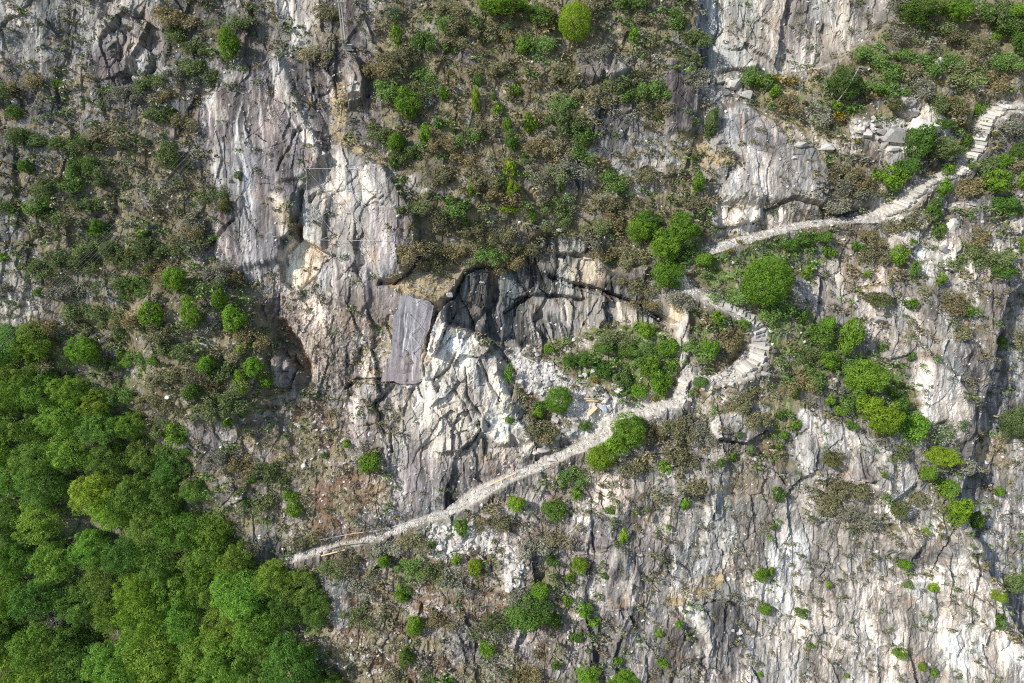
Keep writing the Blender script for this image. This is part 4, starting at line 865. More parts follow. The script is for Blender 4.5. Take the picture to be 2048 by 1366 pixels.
# the wood in the lower left corner: every crown by itself
FO = """20 690 46 38 D;85 690 44 34 G;60 742 44 36 D;20 790 46 40 G;100 780 48 38 G;165 775 40 32 G;205 800 34 26 G;60 840 50 40 D;135 835 46 38 G;215 850 46 36 D;275 850 34 28 G;20 895 46 42 G;95 905 50 40 D;165 905 48 38 G;240 915 48 36 D;310 905 40 32 D;350 935 38 28 D;40 960 48 42 G;125 965 50 40 D;205 985 46 42 Y;280 985 44 38 D;345 985 44 36 D;400 975 26 24 D;20 1030 48 42 D;95 1040 50 42 G;250 1020 40 34 Y;310 1040 44 36 D;380 1045 48 40 G;435 1060 40 36 G;190 1088 40 36 G;50 1105 50 44 G;125 1115 46 40 G;265 1095 42 38 D;335 1105 46 38 D;410 1110 50 42 G;480 1110 40 36 G;215 1150 42 36 D;285 1160 44 40 Y;20 1180 48 44 G;95 1185 52 42 D;165 1195 46 38 D;350 1170 46 40 G;430 1165 50 42 G;505 1175 52 46 G;565 1150 40 34 G;610 1175 36 36 D;240 1220 46 38 G;310 1225 46 44 Y;20 1260 50 42 D;90 1275 54 46 G;150 1260 44 36 D;385 1235 46 42 G;455 1235 48 42 G;525 1240 46 40 G;585 1215 40 36 D;635 1220 30 34 D;195 1310 52 44 D;265 1300 58 50 G;335 1300 54 48 G;30 1345 52 44 G;110 1350 54 42 G;410 1300 52 46 G;475 1290 52 48 G;545 1285 30 34 D;610 1312 56 62 G S;300 1365 56 42 G;380 1365 54 40 Y;460 1360 52 42 G;190 1375 50 36 D;530 1360 46 40 D;660 1365 40 30 G"""
for i, rec in enumerate(FO.replace('\n', '').split(';')):
    a = rec.split(); px, py, rx, ry = map(float, a[:4]); k = a[4]
    c = {'G': (.265, .43, .085), 'Y': (.33, .46, .075), 'D': (.205, .345, .085)}[k]
    if len(a) > 5: c = (.25, .45, .10)
    q_ = random.uniform(.85, 1.15); c = (c[0] * q_ * random.uniform(.88, 1.12), c[1] * q_, c[2] * q_)
    plant(px + random.uniform(-6, 6), py + random.uniform(-6, 6), rx * 1.12, ry * 1.22, 'forest', c, 'tree crown', 'tree', 'trees of the wood at the foot of the cliff', 'forest_tree', {'G': 'green', 'Y': 'light yellow-green', 'D': 'dark green'}[k], i, random.uniform(-3, 3))
# outside the picture the wood goes on
for (px, py) in [(-70, 720), (-60, 850), (-80, 980), (-70, 1110), (-60, 1240), (-80, 1370), (20, 1450), (150, 1460), (290, 1470), (430, 1460), (570, 1450), (700, 1450), (-170, 760), (-180, 900), (-170, 1040), (-180, 1180), (-170, 1320), (-170, 1450), (-280, 830), (-290, 980), (-280, 1120), (-290, 1260), (-280, 1400), (-60, 1480)]:
    e = plant(px, py, 60, 58, 'forest', (.07, .18, .025), 'tree crown', 'tree', 'trees of the wood at the foot of the cliff', 'forest_tree', 'outermost green', int(px) % 5, 1.0)

# ------------------------------------------------------------------ heath shrubs: the 290 largest as things, the rest as one brush
r_ = np.random.default_rng(77)
grid = {}
def free(px, py, rad, fac=.78):
    gx_, gy__ = int(px // 30), int(py // 30)
    for a in range(gx_ - 2, gx_ + 3):
        for b in range(gy__ - 2, gy__ + 3):
            for (qx, qy, qr) in grid.get((a, b), ()):
                if (px - qx) ** 2 + (py - qy) ** 2 < ((rad + qr) * fac) ** 2: return False
    return True
def put(px, py, rad): grid.setdefault((int(px // 30), int(py // 30)), []).append((px, py, rad))
for (px, py, rad) in SPOTS: put(px, py, rad * .62)
NC = 45000
cx = r_.uniform(-120, 2170, NC); cy = r_.uniform(-100, 1470, NC)
cw_x = (fbm(cx / 90., cy / 90., 1, 3) - .5) * 20; cw_y = (fbm(cx / 90., cy / 90., 11, 3) - .5) * 18
Fc = samp(MAP, cx + cw_x, cy + cw_y); pc = samp(blur(path_m, 6), cx, cy)
crad = np.clip(r_.gamma(5.0, 2.5, NC) + 3.5, 5, 23)
order = np.argsort(-crad + r_.normal(0, 3, NC))
clump = fbm(cx / 45., cy / 45., 600, 3)
SHR = []
for i in order:
    p = Fc[i, 6] * 1.12 * (.35 + 1.3 * clump[i]) ; rad = crad[i]
    if Fc[i, 6] < .3: rad = rad * .72
    if Fc[i, 6] < .12: rad = max(4.5, rad * .8)
    if Fc[i, 7] > .45 and r_.random() < .5: rad *= .7
    if r_.random() > p * (1.0 if rad < 14 else .9) or pc[i] > .12 or (758 < cx[i] < 872 and 582 < cy[i] < 772): continue
    if not free(cx[i], cy[i], rad, .60 if Fc[i, 6] > .6 else .72): continue
    put(cx[i], cy[i], rad); SHR.append((cx[i], cy[i], rad, Fc[i, 7], Fc[i, 8]))
infr = [s for s in SHR if -5 < s[0] < 2053 and -5 < s[1] < 1371]
infr.sort(key=lambda s: -s[2]); THG = infr[:290]; ids = set(map(id, THG)); REST = [s for s in SHR if id(s) not in ids]
HC = [((.228, .226, .13), 'brown'), ((.258, .225, .122), 'rusty brown'), ((.192, .232, .105), 'olive brown'), ((.262, .268, .21), 'grey'), ((.155, .205, .085), 'dark olive'), ((.295, .275, .175), 'tan'), ((.165, .265, .080), 'green')]
def heath_col(px, py, g, dry_):
    if r_.random() < g * .95: return HC[6]
    n = float(fbm(np.array([px / 120.]), np.array([py / 120.]), 620, 2)[0]) + r_.normal(0, .13)
    if px < 620 and r_.random() < .35: return HC[4]
    return HC[0] if n < .38 else HC[1] if n < .47 else HC[2] if n < .55 else HC[3] if n < .66 else HC[4] if r_.random() < .5 else HC[5]
for k, (px, py, rad, g, dr) in enumerate(THG):
    col, cn = heath_col(px, py, g, dr)
    o = link('heath_bush', HEATH[k % 7]); o.location = spot(px, py + rad * .45); R = rad / PXM * 1.32
    o.rotation_euler = (random.uniform(.1, .5), random.uniform(-.15, .15), random.uniform(-.5, .5)); o.scale = (R * random.uniform(.85, 1.35), R * random.uniform(.8, 1.1), R * random.uniform(.65, 1.0))
    q_ = random.uniform(.82, 1.15); o.color = (*[v * q_ for v in col], 1)
    o['category'] = 'shrub'; o['group'] = 'heath shrubs on the cliff'
    TOLABEL.append((o, ('broad ' if rad > 19 else 'rounded ' if rad > 16.5 else 'compact ') + cn, 'heath shrub', px, py))
def brush(lst, ncard, size, name, label):
    Vs = []; Ts = []
    base = []
    for i in range(6):
        r2 = np.random.default_rng(2000 + i); P, Dn = heath_pts(r2, ncard, 4); V = cards(P, Dn, size, r2, .9, 1.2)
        base.append((V, np.repeat(np.clip(r2.normal(1.0, .36, len(P)), .25, 2.0), 4)))
    A = np.array([s[:3] for s in lst]); Wp = spot(A[:, 0], A[:, 1] + A[:, 2] * .4)
    for k, s in enumerate(lst):
        V, va = base[k % 6]; R = s[2] / PXM * 1.38; th = r_.uniform(0, 6.28); c, sn_ = math.cos(th), math.sin(th)
        Rm = np.array([[c, -sn_, 0], [sn_, c, 0], [0, 0, r_.uniform(.55, 1.0)]])
        P = (V @ Rm.T) * R; P[:, 1] -= P[:, 2] * .3
        col = np.array(heath_col(s[0], s[1], s[3], s[4])[0]) * r_.uniform(.8, 1.25)
        Vs.append(P + Wp[k]); Ts.append(col[None, :] * va[:, None])
    V = np.concatenate(Vs); T_ = np.clip(np.concatenate(Ts), 0, .9)
    me = raw_mesh(name, V, np.arange(len(V)), 4, M_TINT, tint=T_); o = link(name, me); o['kind'] = 'stuff'; o['label'] = label; return o
brush(REST, 118, .112, 'heath_brush', 'low brown and olive heath brush covering the ledges of the cliff')


# dry grass and litter tufts
NG = 75000
tx = r_.uniform(-60, 2110, NG); ty = r_.uniform(-60, 1430, NG); Ft = samp(MAP, tx, ty); pt = samp(path_m, tx, ty)
pg = np.clip(Ft[:, 3] * .16 + Ft[:, 8] * .5 * Ft[:, 3] + (Ft[:, 8] > .85) * 1.0, 0, 1.2) * (fbm(tx / 20., ty / 20., 640, 3) * 1.8) * (1 - pt)
k_ = r_.random(NG) < pg; tx, ty, Ft = tx[k_], ty[k_], Ft[k_]
n = len(tx)
Wt = spot(tx, ty); nb = 3
an = r_.uniform(0, 6.28, (n, nb)); ln = r_.uniform(.18, .55, (n, nb)); dirv = np.stack([np.cos(an) * .6, np.sin(an) * .6 - .35, np.full_like(an, .75)], -1) * ln[..., None]
side = np.stack([-np.sin(an), np.cos(an), 0 * an], -1) * .045
p0 = Wt[:, None, :] - side; p1 = Wt[:, None, :] + side; p2 = Wt[:, None, :] + dirv + np.array([0, 0, .02]); p3 = p2 + side * .3
V = np.stack([p0, p1, p3, p2], 2).reshape(-1, 3)
st_ = np.array([.44, .34, .19]) * r_.uniform(.55, 1.15, (n, 1)); br_ = np.array([.22, .155, .10]) * r_.uniform(.5, 1.2, (n, 1)); gn_ = np.array([.12, .17, .05]) * r_.uniform(.6, 1.1, (n, 1))
cc = np.where((r_.random(n) < Ft[:, 8] * .8 + .1)[:, None], st_, br_); cc = np.where((r_.random(n) < .12 + Ft[:, 7] * .4)[:, None], gn_, cc)
o = link('dry_grass', raw_mesh('dry_grass', V, np.arange(len(V)), 4, M_TINT, tint=np.repeat(cc, nb * 4, 0))); o['kind'] = 'stuff'; o['label'] = 'straw coloured grass and litter on the ledges'
# ------------------------------------------------------------------ rubble
def scatter_stones(px, py, sz, name, label, lo=.75, hi=1.2, out=.0, parent=None):
    Wp = spot(px, py, out); Vs = []; Fs = []; Ts = []; o_ = 0
    for k in range(len(px)):
        co, f = STA[k % 8]; q = Matrix.Rotation(r_.uniform(0, 6.28), 3, 'Z') @ Matrix.Rotation(r_.uniform(-.6, .6), 3, 'X') @ Matrix.Rotation(r_.uniform(-.6, .6), 3, 'Y')
        Vs.append((co * sz[k]) @ np.array(q).T + Wp[k]); Fs.append(f + o_); o_ += len(co)
        c = np.array([.58, .555, .515]) * r_.uniform(lo, hi) * (1 + r_.normal(0, .02, 3)); Ts.append(np.repeat(c[None], len(co), 0))
    o = link(name, raw_mesh(name, np.concatenate(Vs), np.concatenate(Fs), 3, M_CLIFF, tint=np.clip(np.concatenate(Ts), 0, .8)), parent); o['kind'] = 'stuff'
    if label: o['label'] = label
    return o
NR = 60000
qx = r_.uniform(0, 2048, NR); qy = r_.uniform(0, 1366, NR); Fq = samp(MAP, qx, qy); pq = samp(path_m, qx, qy)
pr = np.clip(Fq[:, 9] * .9, 0, 1) * (.3 + 1.2 * fbm(qx / 25., qy / 25., 660, 3)) + Fq[:, 11] * .012
k_ = (r_.random(NR) < pr) & (pq < .5); qx, qy = qx[k_], qy[k_]; 
szq = np.clip(r_.lognormal(-1.9, .45, len(qx)), .06, .5)
scatter_stones(qx, qy, szq, 'rubble', 'broken pale stone rubble on the old quarry floor and spilling below the path', .7, 1.25)
# larger loose stones: one object each, pieces of the cliff
zones = [((1030, 770), (1075, 35), 0), ]
big = []
for (x0, y0, x1, y1, n) in [(1395, 742, 1470, 775, 22), (1348, 745, 1380, 800, 8), (1040, 755, 1100, 790, 22), (1100, 825, 1150, 880, 34), (1140, 770, 1250, 800, 26), (1160, 735, 1240, 775, 14), (1035, 690, 1080, 720, 14), (1150, 675, 1215, 700, 16), (860, 1050, 980, 1115, 46), (1000, 1090, 1060, 1175, 22),
                            (1705, 235, 1760, 280, 30), (1405, 155, 1510, 210, 26), (580, 790, 700, 960, 24), (690, 1270, 790, 1340, 16), (1880, 380, 1950, 420, 8)]:
    for _ in range(n): big.append((r_.uniform(x0, x1), r_.uniform(y0, y1), np.clip(r_.lognormal(-.95, .32), .24, .75) * (.62 if n == 24 or n == 16 else 1)))
for k, (px, py, s_) in enumerate(big):
    o = link('stone', STONES[k % 8], cliff); o.location = spot(px, py, s_ * .15); o.rotation_euler = (r_.uniform(-.5, .9), r_.uniform(-.5, .5), r_.uniform(0, 6.28)); o.scale = (s_, s_, s_)
# boulders one would point at
BO = """1794 179 18 6 grey flat boulder lying on top of the boulder pile;1815 205 17 17 pale pointed boulder standing in the boulder pile;1822 226 14 10 pale leaning boulder over a dark hollow;1845 255 32 22 broad pale boulder at the right end of the pile;1785 272 27 15 broad grey boulder under the brown litter;1762 265 12 10 grey square boulder at the left of the pile;1768 291 9 11 upright pale block under the boulder pile;
1786 298 16 8 low pale block at the foot of the boulder pile;1650 299 18 12 white boulder at the top rim of the sloping slab;1599 290 15 10 white boulder among dry grass above the sloping slab;1874 134 12 17 lone pinkish boulder deep in the heath;1491 192 18 15 pale leaning block at the foot of the pale wall;1468 168 16 14 pale angular block under the pale wall;1448 186 14 10 grey block left of the leaning blocks;1437 163 14 7 long low block under the dark corner of the wall;
1922 1049 9 15 white rounded boulder beside the yellow-green tree;955 1082 6 11 upright rectangular slab in the stone spill;845 1064 9 9 square brown slab at the path rim;858 1066 6 9 narrow brown slab at the path rim;918 1091 7 8 pale slab in the lower stone spill;898 1069 9 7 pale slab at the left of the stone spill;872 1050 8 5 white slab on the path rim;737 1128 5 5 lone white stone below the path;660 925 5 4 white stone high in the debris chute;1036 1170 7 5 white stone at the foot of the spill;
1086 900 15 6 long pale rock left of the quarry exit;1104 920 12 7 pale rock on the inner rim of the path;1528 747 11 7 dark rounded boulder at the hairpin;897 590 10 5 pale rock under the grass ledge;1130 862 13 9 large white block in the quarry stones;1112 872 11 9 white block beside the old quarry rim;1150 838 8 7 pale block above the plank;645 905 5 4 pale stone in the chute;652 855 8 6 grey stone in the chute;1905 455 15 18 rounded pink boulder right of the upper path;1885 500 10 14 pale block under the pink boulder;
976 1034 10 8 slab leaning below the path;1280 1110 6 4 white stone on the lower wall;1760 640 12 9 grey block right of the green thicket;1070 905 8 6 pale stone above the path;1650 1050 7 7 rounded stone on the lower cliff"""
for k, rec in enumerate(BO.replace('\n', '').split(';')):
    a = rec.split(); px, py, rx, ry = map(float, a[:4]); lab = ' '.join(a[4:])
    mi = 3 if ('flat' in lab or 'long' in lab) else (k * 5) % 6
    o = link('boulder', BOULD[mi]); o.location = spot(px, py, .12 * ry / PXM)
    o.rotation_euler = (PITCH * -1 + .3 + r_.uniform(-.2, .2), r_.uniform(-.15, .15), r_.uniform(-.25, .25)); o.scale = (rx / PXM, rx / PXM * .8, ry / PXM * (1.15 if mi != 3 else 2.0))
    if 'grey' not in lab and 'brown' not in lab and 'dark' not in lab:
        o.material_slots[0].link = 'OBJECT'; o.material_slots[0].material = M_STONE
    o['label'] = lab; o['category'] = 'boulder'; o['group'] = 'loose boulders and blocks'

# ------------------------------------------------------------------ the footpath: stone steps, paving, gravel
fp = link('footpath', None); fp['kind'] = 'structure'; fp['label'] = 'pale stone footpath with stairs winding down the cliff'
STEP_M = []
for i in range(6):
    r2 = np.random.default_rng(3000 + i); xs = np.linspace(-1, 1, 5); co = []; f = []
    for x in xs:
        yb = 1 + r2.uniform(-.12, .12); yf = -1 + r2.uniform(-.22, .22); zt = 1 + r2.uniform(-.15, .12)
        co += [(x, yf, -1), (x, yb, -1), (x, yb, zt), (x, yf, zt + r2.uniform(-.1, .1))]
    for j in range(4):
        for a_, b_ in ((0, 1), (1, 2), (2, 3), (3, 0)): f += [j * 4 + a_, j * 4 + b_, j * 4 + 4 + b_, j * 4 + 4 + a_]
    f += [0, 3, 2, 1, 16, 17, 18, 19]
    STEP_M.append(raw_mesh('stone_step', np.array(co), np.array(f), 4, M_STEP))
def along(pp, x0, y0, x1, y1, step):
    P = np.array(pp, float); seg = np.r_[0, np.cumsum(np.hypot(np.diff(P[:, 0]), np.diff(P[:, 1])))]
    i0 = seg[np.argmin(np.hypot(P[:, 0] - x0, P[:, 1] - y0))]; i1 = seg[np.argmin(np.hypot(P[:, 0] - x1, P[:, 1] - y1))]
    s = np.arange(min(i0, i1), max(i0, i1), step)
    return np.interp(s, seg, P[:, 0]), np.interp(s, seg, P[:, 1]), np.interp(s, seg, P[:, 2])
def stairs(path, x0, y0, x1, y1, step):
    X_, Y_, H_ = along(PATHS[path], x0, y0, x1, y1, step)
    Wc = spot(X_, Y_); n = len(X_)
    for i in range(n):
        a = Wc[max(0, i - 2)]; b = Wc[min(n - 1, i + 2)]; t = b - a
        if t[2] < 0: t = -t                       # uphill
        th = math.atan2(t[1], t[0]) if math.hypot(t[0], t[1]) > .15 else math.pi / 2
        zc = np.median(Wc[max(0, i - 2):i + 3], 0)
        o = link('stone_step', STEP_M[i % 6], fp)
        o.location = (zc[0] + r_.normal(0, .09), zc[1] - .12, zc[2] + .02 + r_.normal(0, .04)); o.rotation_euler = (r_.uniform(-.08, .08), r_.uniform(-.07, .07), th - math.pi / 2 + r_.uniform(-.16, .16))
        o.scale = (H_[i] / PXM * r_.uniform(.62, 1.02), .34 * r_.uniform(.7, 1.15), .16)
stairs('upper', 2048, 212, 1765, 430, 8.2)
stairs('upper', 1405, 590, 1465, 748, 8.0)
stairs('lower', 1370, 755, 1355, 806, 7.0)
PAV = [hull_mesh('paving_stone', 80 + i, 12, (1, .8, .22), M_STEP, .7) for i in range(6)]
npv = 0
for path, x0, y0, x1, y1 in (('upper', 1720, 437, 1360, 545), ('upper', 1465, 748, 1378, 752), ('lower', 1330, 812, 600, 1113)):
    X_, Y_, H_ = along(PATHS[path], x0, y0, x1, y1, 6.5)
    for i in range(len(X_)):
        for _ in range(2 if H_[i] > 9 else 1):
            if npv >= 190: break
            px = X_[i] + r_.uniform(-.75, .75) * H_[i] * .5; py = Y_[i] + r_.uniform(-.75, .75) * H_[i]
            s_ = r_.uniform(.17, .38); o = link('paving_stone', PAV[npv % 6], fp); npv += 1
            o.location = spot(px, py, .04); o.rotation_euler = (r_.uniform(-.1, .35), r_.uniform(-.15, .15), r_.uniform(0, 6.28)); o.scale = (s_, s_, s_)
gp = []; 
for path in PATHS.values():
    P = np.array(path, float)
    X_, Y_, H_ = along(path, P[0, 0], P[0, 1], P[-1, 0], P[-1, 1], .55)
    gp.append(np.stack([X_ + r_.normal(0, .5, len(X_)) * H_, Y_ + r_.normal(0, .62, len(X_)) * H_], 1))
gp = np.concatenate(gp); gp = gp[(gp[:, 0] > -20) & (gp[:, 0] < 2070)]
g_ = scatter_stones(gp[:, 0], gp[:, 1], np.clip(r_.lognormal(-2.3, .4, len(gp)), .05, .3), 'gravel', None, .55, 1.25, 0, fp)
# ------------------------------------------------------------------ the smooth slab that hangs on the wall
SP = [(812,584),(828,586),(845,592),(868,612),(862,640),(854,668),(846,694),(839,716),(843,738),(848,762),(832,767),(812,769),(788,763),(762,764),(765,748),(774,726),(782,704),(786,670),(785,640),(792,612),(800,594)]
P = np.array(SP, float); n = len(P); cp = []
for i in range(n):
    a, b = P[i], P[(i + 1) % n]; m = max(2, int(np.hypot(*(b - a)) / 2.2))
    for t in np.arange(m) / m: cp.append(a + (b - a) * t)
cp = np.array(cp); cp += r_.normal(0, .3, cp.shape) + np.stack([np.interp(np.arange(len(cp)), np.arange(0, len(cp) + 6, 6), r_.normal(0, 1.0, len(np.arange(0, len(cp) + 6, 6)))) for _ in (0, 1)], 1); ctr = np.array([815., 680.])
NRG = 46; rings = np.linspace(0, 1, NRG)[1:]
s_c, t_c, d_c = face_of(cp[:, 0], cp[:, 1]); A_ = np.c_[cp, np.ones(len(cp))]
inner = ctr + (cp - ctr) * .6; _, _, d_i = face_of(np.r_[cp[:, 0], inner[:, 0]], np.r_[cp[:, 1], inner[:, 1]])
AA = np.c_[np.r_[cp, inner], np.ones(2 * len(cp))]; pl_, *_ = np.linalg.lstsq(AA, d_i, rcond=None)
lift = .40
pts = [ctr[None, :]] + [ctr + (cp - ctr) * k for k in rings]
allp = np.concatenate(pts); dpl = np.c_[allp, np.ones(len(allp))] @ pl_ + lift
dpl += (fbm(allp[:, 0] / 30., allp[:, 1] / 70., 800, 3) - .5) * .22 + (ridged(allp[:, 0] / 14. + allp[:, 1] / 90., allp[:, 1] / 160., 803, 2) - .5) * .07
def to_w(p, d):
    k = (DIST - d) / DIST; return ((p[:, 0] - 1024) / PXM * k)[:, None] * XH + ((683 - p[:, 1]) / PXM * k)[:, None] * UP + d[:, None] * BK
Wv = to_w(allp, dpl); m = len(cp)
side = to_w(cp + (cp - ctr) * 0, dpl[-m:] - .5); back = to_w(ctr + (cp - ctr) * 1.0, dpl[-m:] - 2.2)
Wv = np.concatenate([Wv, side, back]); tri = []
for j in range(m): tri += [0, 1 + (j + 1) % m, 1 + j]
for r0 in range(NRG - 2 + 2):
    a0 = 1 + r0 * m; a1 = a0 + m
    for j in range(m):
        k2 = (j + 1) % m; tri += [a0 + j, a0 + k2, a1 + k2, a0 + j, a1 + k2, a1 + j]
px_, py_ = allp[:, 0], allp[:, 1]
st1 = fbm((px_ + (py_ - 600) * .06) / 4.5, py_ / 60., 811, 3, .6); st2 = fbm((px_ + (py_ - 600) * .1) / 10., py_ / 160., 815, 3)
c0 = np.array([.26, .25, .265]) * (.75 + .5 * fbm(px_ / 22., py_ / 50., 821, 4))[:, None] * (.86 + .28 * vnoise(px_ / 2.5, py_ / 5., 825))[:, None]
c0 = c0 + (np.array([.55, .55, .56]) - c0) * (sstep(.56, .72, st1) * .32)[:, None]
for lx0, ly0, lx1, ly1 in ((811, 590, 808, 700), (816, 628, 806, 705), (831, 592, 834, 612), (820, 668, 816, 700), (824, 706, 826, 760)):
    t = np.clip((py_ - ly0) / (ly1 - ly0), 0, 1); dl = np.abs(px_ - (lx0 + (lx1 - lx0) * t) + np.sin(py_ / 9.) * 1.2); mk = (py_ > ly0) & (py_ < ly1)
    c0 = c0 + (np.array([.66, .67, .69]) - c0) * (np.clip(1.2 - dl / 1.6, 0, 1) * mk * .8)[:, None]
c0 = c0 * (1 - .30 * sstep(.48, .60, st2))[:, None] * (1 - .35 * sstep(.62, .72, fbm(px_ / 9., py_ / 14., 831, 3)))[:, None]
lck = np.abs((py_ - 712) + (px_ - 815) * .55 + (vnoise(px_ / 4., py_ / 4., 835) - .5) * 5); c0 = c0 * (1 - .6 * np.clip(1.3 - lck, 0, 1) * (px_ > 805))[:, None]
warm = sstep(705, 730, py_)[:, None]; c0 = c0 * (1 + warm * np.array([.06, -.02, -.06]))
tint = np.concatenate([c0, np.repeat([[.36, .34, .32]], 2 * m, 0)])
sl = link('rock_slab', raw_mesh('rock_slab', Wv, np.array(tri), 3, M_CLIFF, tint=np.clip(tint, .02, .85)))
_a = sl.data.attributes.new('soil', 'FLOAT', 'POINT'); _a.data.foreach_set('value', np.full(len(sl.data.vertices), .65, np.float32))
sl['label'] = 'smooth grey slab with white streaks and square foot beside the white buttress'; sl['category'] = 'rock slab'
# ------------------------------------------------------------------ man-made things
def flat_mat(name, c, rough=.7, metal=0):
    m, n, b, o = mat(name); N = n.nodes; L = n.links
    tc = N.new('ShaderNodeTexCoord'); t = N.new('ShaderNodeTexNoise'); t.inputs['Scale'].default_value = 6; t.inputs['Detail'].default_value = 4
    mp = N.new('ShaderNodeMapping'); mp.inputs['Scale'].default_value = (1, 6, 6); L.new(tc.outputs['Object'], mp.inputs[0]); L.new(mp.outputs[0], t.inputs['Vector'])
    r = N.new('ShaderNodeValToRGB'); r.color_ramp.elements[0].position = .3; r.color_ramp.elements[0].color = (*[v * .7 for v in c], 1); r.color_ramp.elements[1].position = .7; r.color_ramp.elements[1].color = (*[min(1, v * 1.15) for v in c], 1)
    L.new(t.outputs['Fac'], r.inputs[0]); L.new(r.outputs[0], b.inputs['Base Color']); b.inputs['Roughness'].default_value = rough; b.inputs['Metallic'].default_value = metal
    return m
M_WOOD = flat_mat('fresh_timber', (.62, .48, .31)); M_OLDW = flat_mat('weathered_wood', (.36, .31, .25)); M_WIRE = flat_mat('steel_cable', (.55, .56, .56), .5); M_PALEW = flat_mat('grey_wire', (.26, .26, .25), .6)
M_POLE = flat_mat('concrete_pole', (.42, .41, .39)); M_BLUE = flat_mat('blue_sheet', (.30, .42, .56), .6); M_BOX = flat_mat('green_box', (.13, .17, .15), .6); M_CERAM = flat_mat('insulator', (.6, .6, .58), .3)
def tag(o, label, cat, group=None):
    o['label'] = label; o['category'] = cat
    if group: o['group'] = group
    return o
def tube_obj(name, pts, rad, m, parent=None, seg=5):
    c, f = tube(pts, rad, seg); n0 = len(c)
    me = raw_mesh(name, c, f, 4, m); return link(name, me, parent)
def box_obj(name, c, size, m, rot=(0, 0, 0), parent=None, bev=.0):
    import bmesh
    bm = bmesh.new(); bmesh.ops.create_cube(bm, size=1); bmesh.ops.scale(bm, vec=size, verts=bm.verts)
    if bev: bmesh.ops.bevel(bm, geom=bm.edges[:], offset=bev, segments=1, affect='EDGES')
    me = bpy.data.meshes.new(name); bm.to_mesh(me); bm.free(); me.materials.append(m)
    o = link(name, me, parent); o.location = c; o.rotation_euler = rot; return o
# twin pole
pb = spot(690, 96); pw = link('power_pole', None); pw.location = pb
tag(pw, 'twin grey power pole with crossarms at the top of the rock wall', 'power pole')
PH = 6.4; ends = []
for k, dx in enumerate((-.16, .16)):
    z0 = (0, -.0, 0)
    tube_obj('pole', [(dx, 0, -.5), (dx * .95, 0, PH * .5), (dx * .8, 0, PH)], [.12, .10, .075], M_POLE, pw, 8)
for z in (PH * .98, PH * .90, PH * .80):
    box_obj('crossarm', (0, -.1, z), (1.15, .10, .09), M_POLE, parent=pw)
    for dx in (-.5, -.25, .25, .5):
        tube_obj('insulator', [(dx, -.1, z + .02), (dx, -.1, z + .12), (dx, -.1, z + .24)], [.05, .07, .035], M_CERAM, pw, 6); ends.append(pb + np.array([dx, -.1, z + .22]))
box_obj('brace', (0, -.02, PH * .52), (.6, .08, .08), M_POLE, parent=pw); box_obj('footing', (0, -.1, .02), (1.0, .5, .35), M_STONE_GREY, parent=pw, bev=.05)
cb = spot(699, 100, .3); cbx = link('equipment_box', None); cbx.location = cb; tag(cbx, 'low dark green box on a shelf right of the twin power pole', 'box')
box_obj('cabinet', (0, -.2, .25), (.95, .45, .5), M_BOX, parent=cbx, bev=.03); box_obj('lid', (0, -.2, .53), (1.05, .55, .06), M_CERAM, parent=cbx); box_obj('shelf', (0, -.2, -.06), (1.3, .6, .08), M_POLE, parent=cbx)
for dx in (-.45, .45): tube_obj('leg', [(dx, -.25, -.9), (dx, -.25, -.1)], [.04, .04], M_POLE, cbx, 5)
def off(px, py, out):                        # a point in the air in front of the cliff
    d = float(out); k = (DIST - d) / DIST
    return (px - 1024) / PXM * k * XH + (683 - py) / PXM * k * UP + d * BK
NAME6 = ['uppermost', 'second', 'third', 'fourth', 'fifth', 'lowest']
for k in range(6):
    e = off(-60 - k * 3, 712 + k * 11, 9.0 - k * .5); a = ends[k * 2]
    t = np.linspace(0, 1, 26)[:, None]; pts = a + (e - a) * t; pts[:, 2] -= (4 * t * (1 - t))[:, 0] * 1.3
    tag(tube_obj('power_line', pts, .007, M_PALEW, seg=4), f'{NAME6[k]} of the six grey wires running from the poles to the lower left', 'cable', 'power lines over the left slope')
for k in range(4):
    e = off(1290, -42 + k * 7, 7.5); a = ends[1 + k * 2]
    t = np.linspace(0, 1, 20)[:, None]; pts = a + (e - a) * t; pts[:, 2] -= (4 * t * (1 - t))[:, 0] * .6
    tag(tube_obj('power_line', pts, .007, M_PALEW, seg=4), f'{["uppermost","second","third","lowest"][k]} of the four wires running right from the poles along the top', 'cable', 'power lines along the top')
mp_ = spot(1214, 12); mk = link('marker_post', None); mk.location = mp_; tag(mk, 'short white post in the heath at the top edge', 'post')
tube_obj('post', [(0, 0, -.2), (0, 0, 1.2)], [.07, .06], M_CERAM, mk, 7); box_obj('cap', (0, 0, 1.22), (.18, .18, .05), M_CERAM, parent=mk)
# rope nets pinned to the rock
def net(name, label, lines, anchors):
    e = link(name, None); e.location = spot(*anchors[0]); tag(e, label, 'net', 'cable nets pinned to the rock'); o0 = np.array(e.location)
    for (x0, y0, x1, y1) in lines:
        n = max(4, int(math.hypot(x1 - x0, y1 - y0) / 4)); t = np.linspace(0, 1, n)
        s, tt, d = face_of(x0 + (x1 - x0) * t, y0 + (y1 - y0) * t)
        dd_ = d.copy(); ch = np.interp(t, [0, 1], [d[0], d[-1]]); dd_ = np.maximum(d, ch) if True else d
        for _ in range(2): dd_ = np.r_[dd_[0], np.maximum((dd_[:-2] + dd_[2:]) / 2, dd_[1:-1]) * .5 + dd_[1:-1] * .5, dd_[-1]]
        k = (DIST - dd_ - .12) / DIST; px = x0 + (x1 - x0) * t; py = y0 + (y1 - y0) * t
        pts = ((px - 1024) / PXM * k)[:, None] * XH + ((683 - py) / PXM * k)[:, None] * UP + (dd_ + .12)[:, None] * BK
        tube_obj('cable', pts - o0, .024, M_WIRE, e, 4)
    for (x, y) in anchors: box_obj('anchor_plate', spot(x, y, .12) - o0, (.22, .06, .22), M_CERAM, (-.5, 0, .6), e)
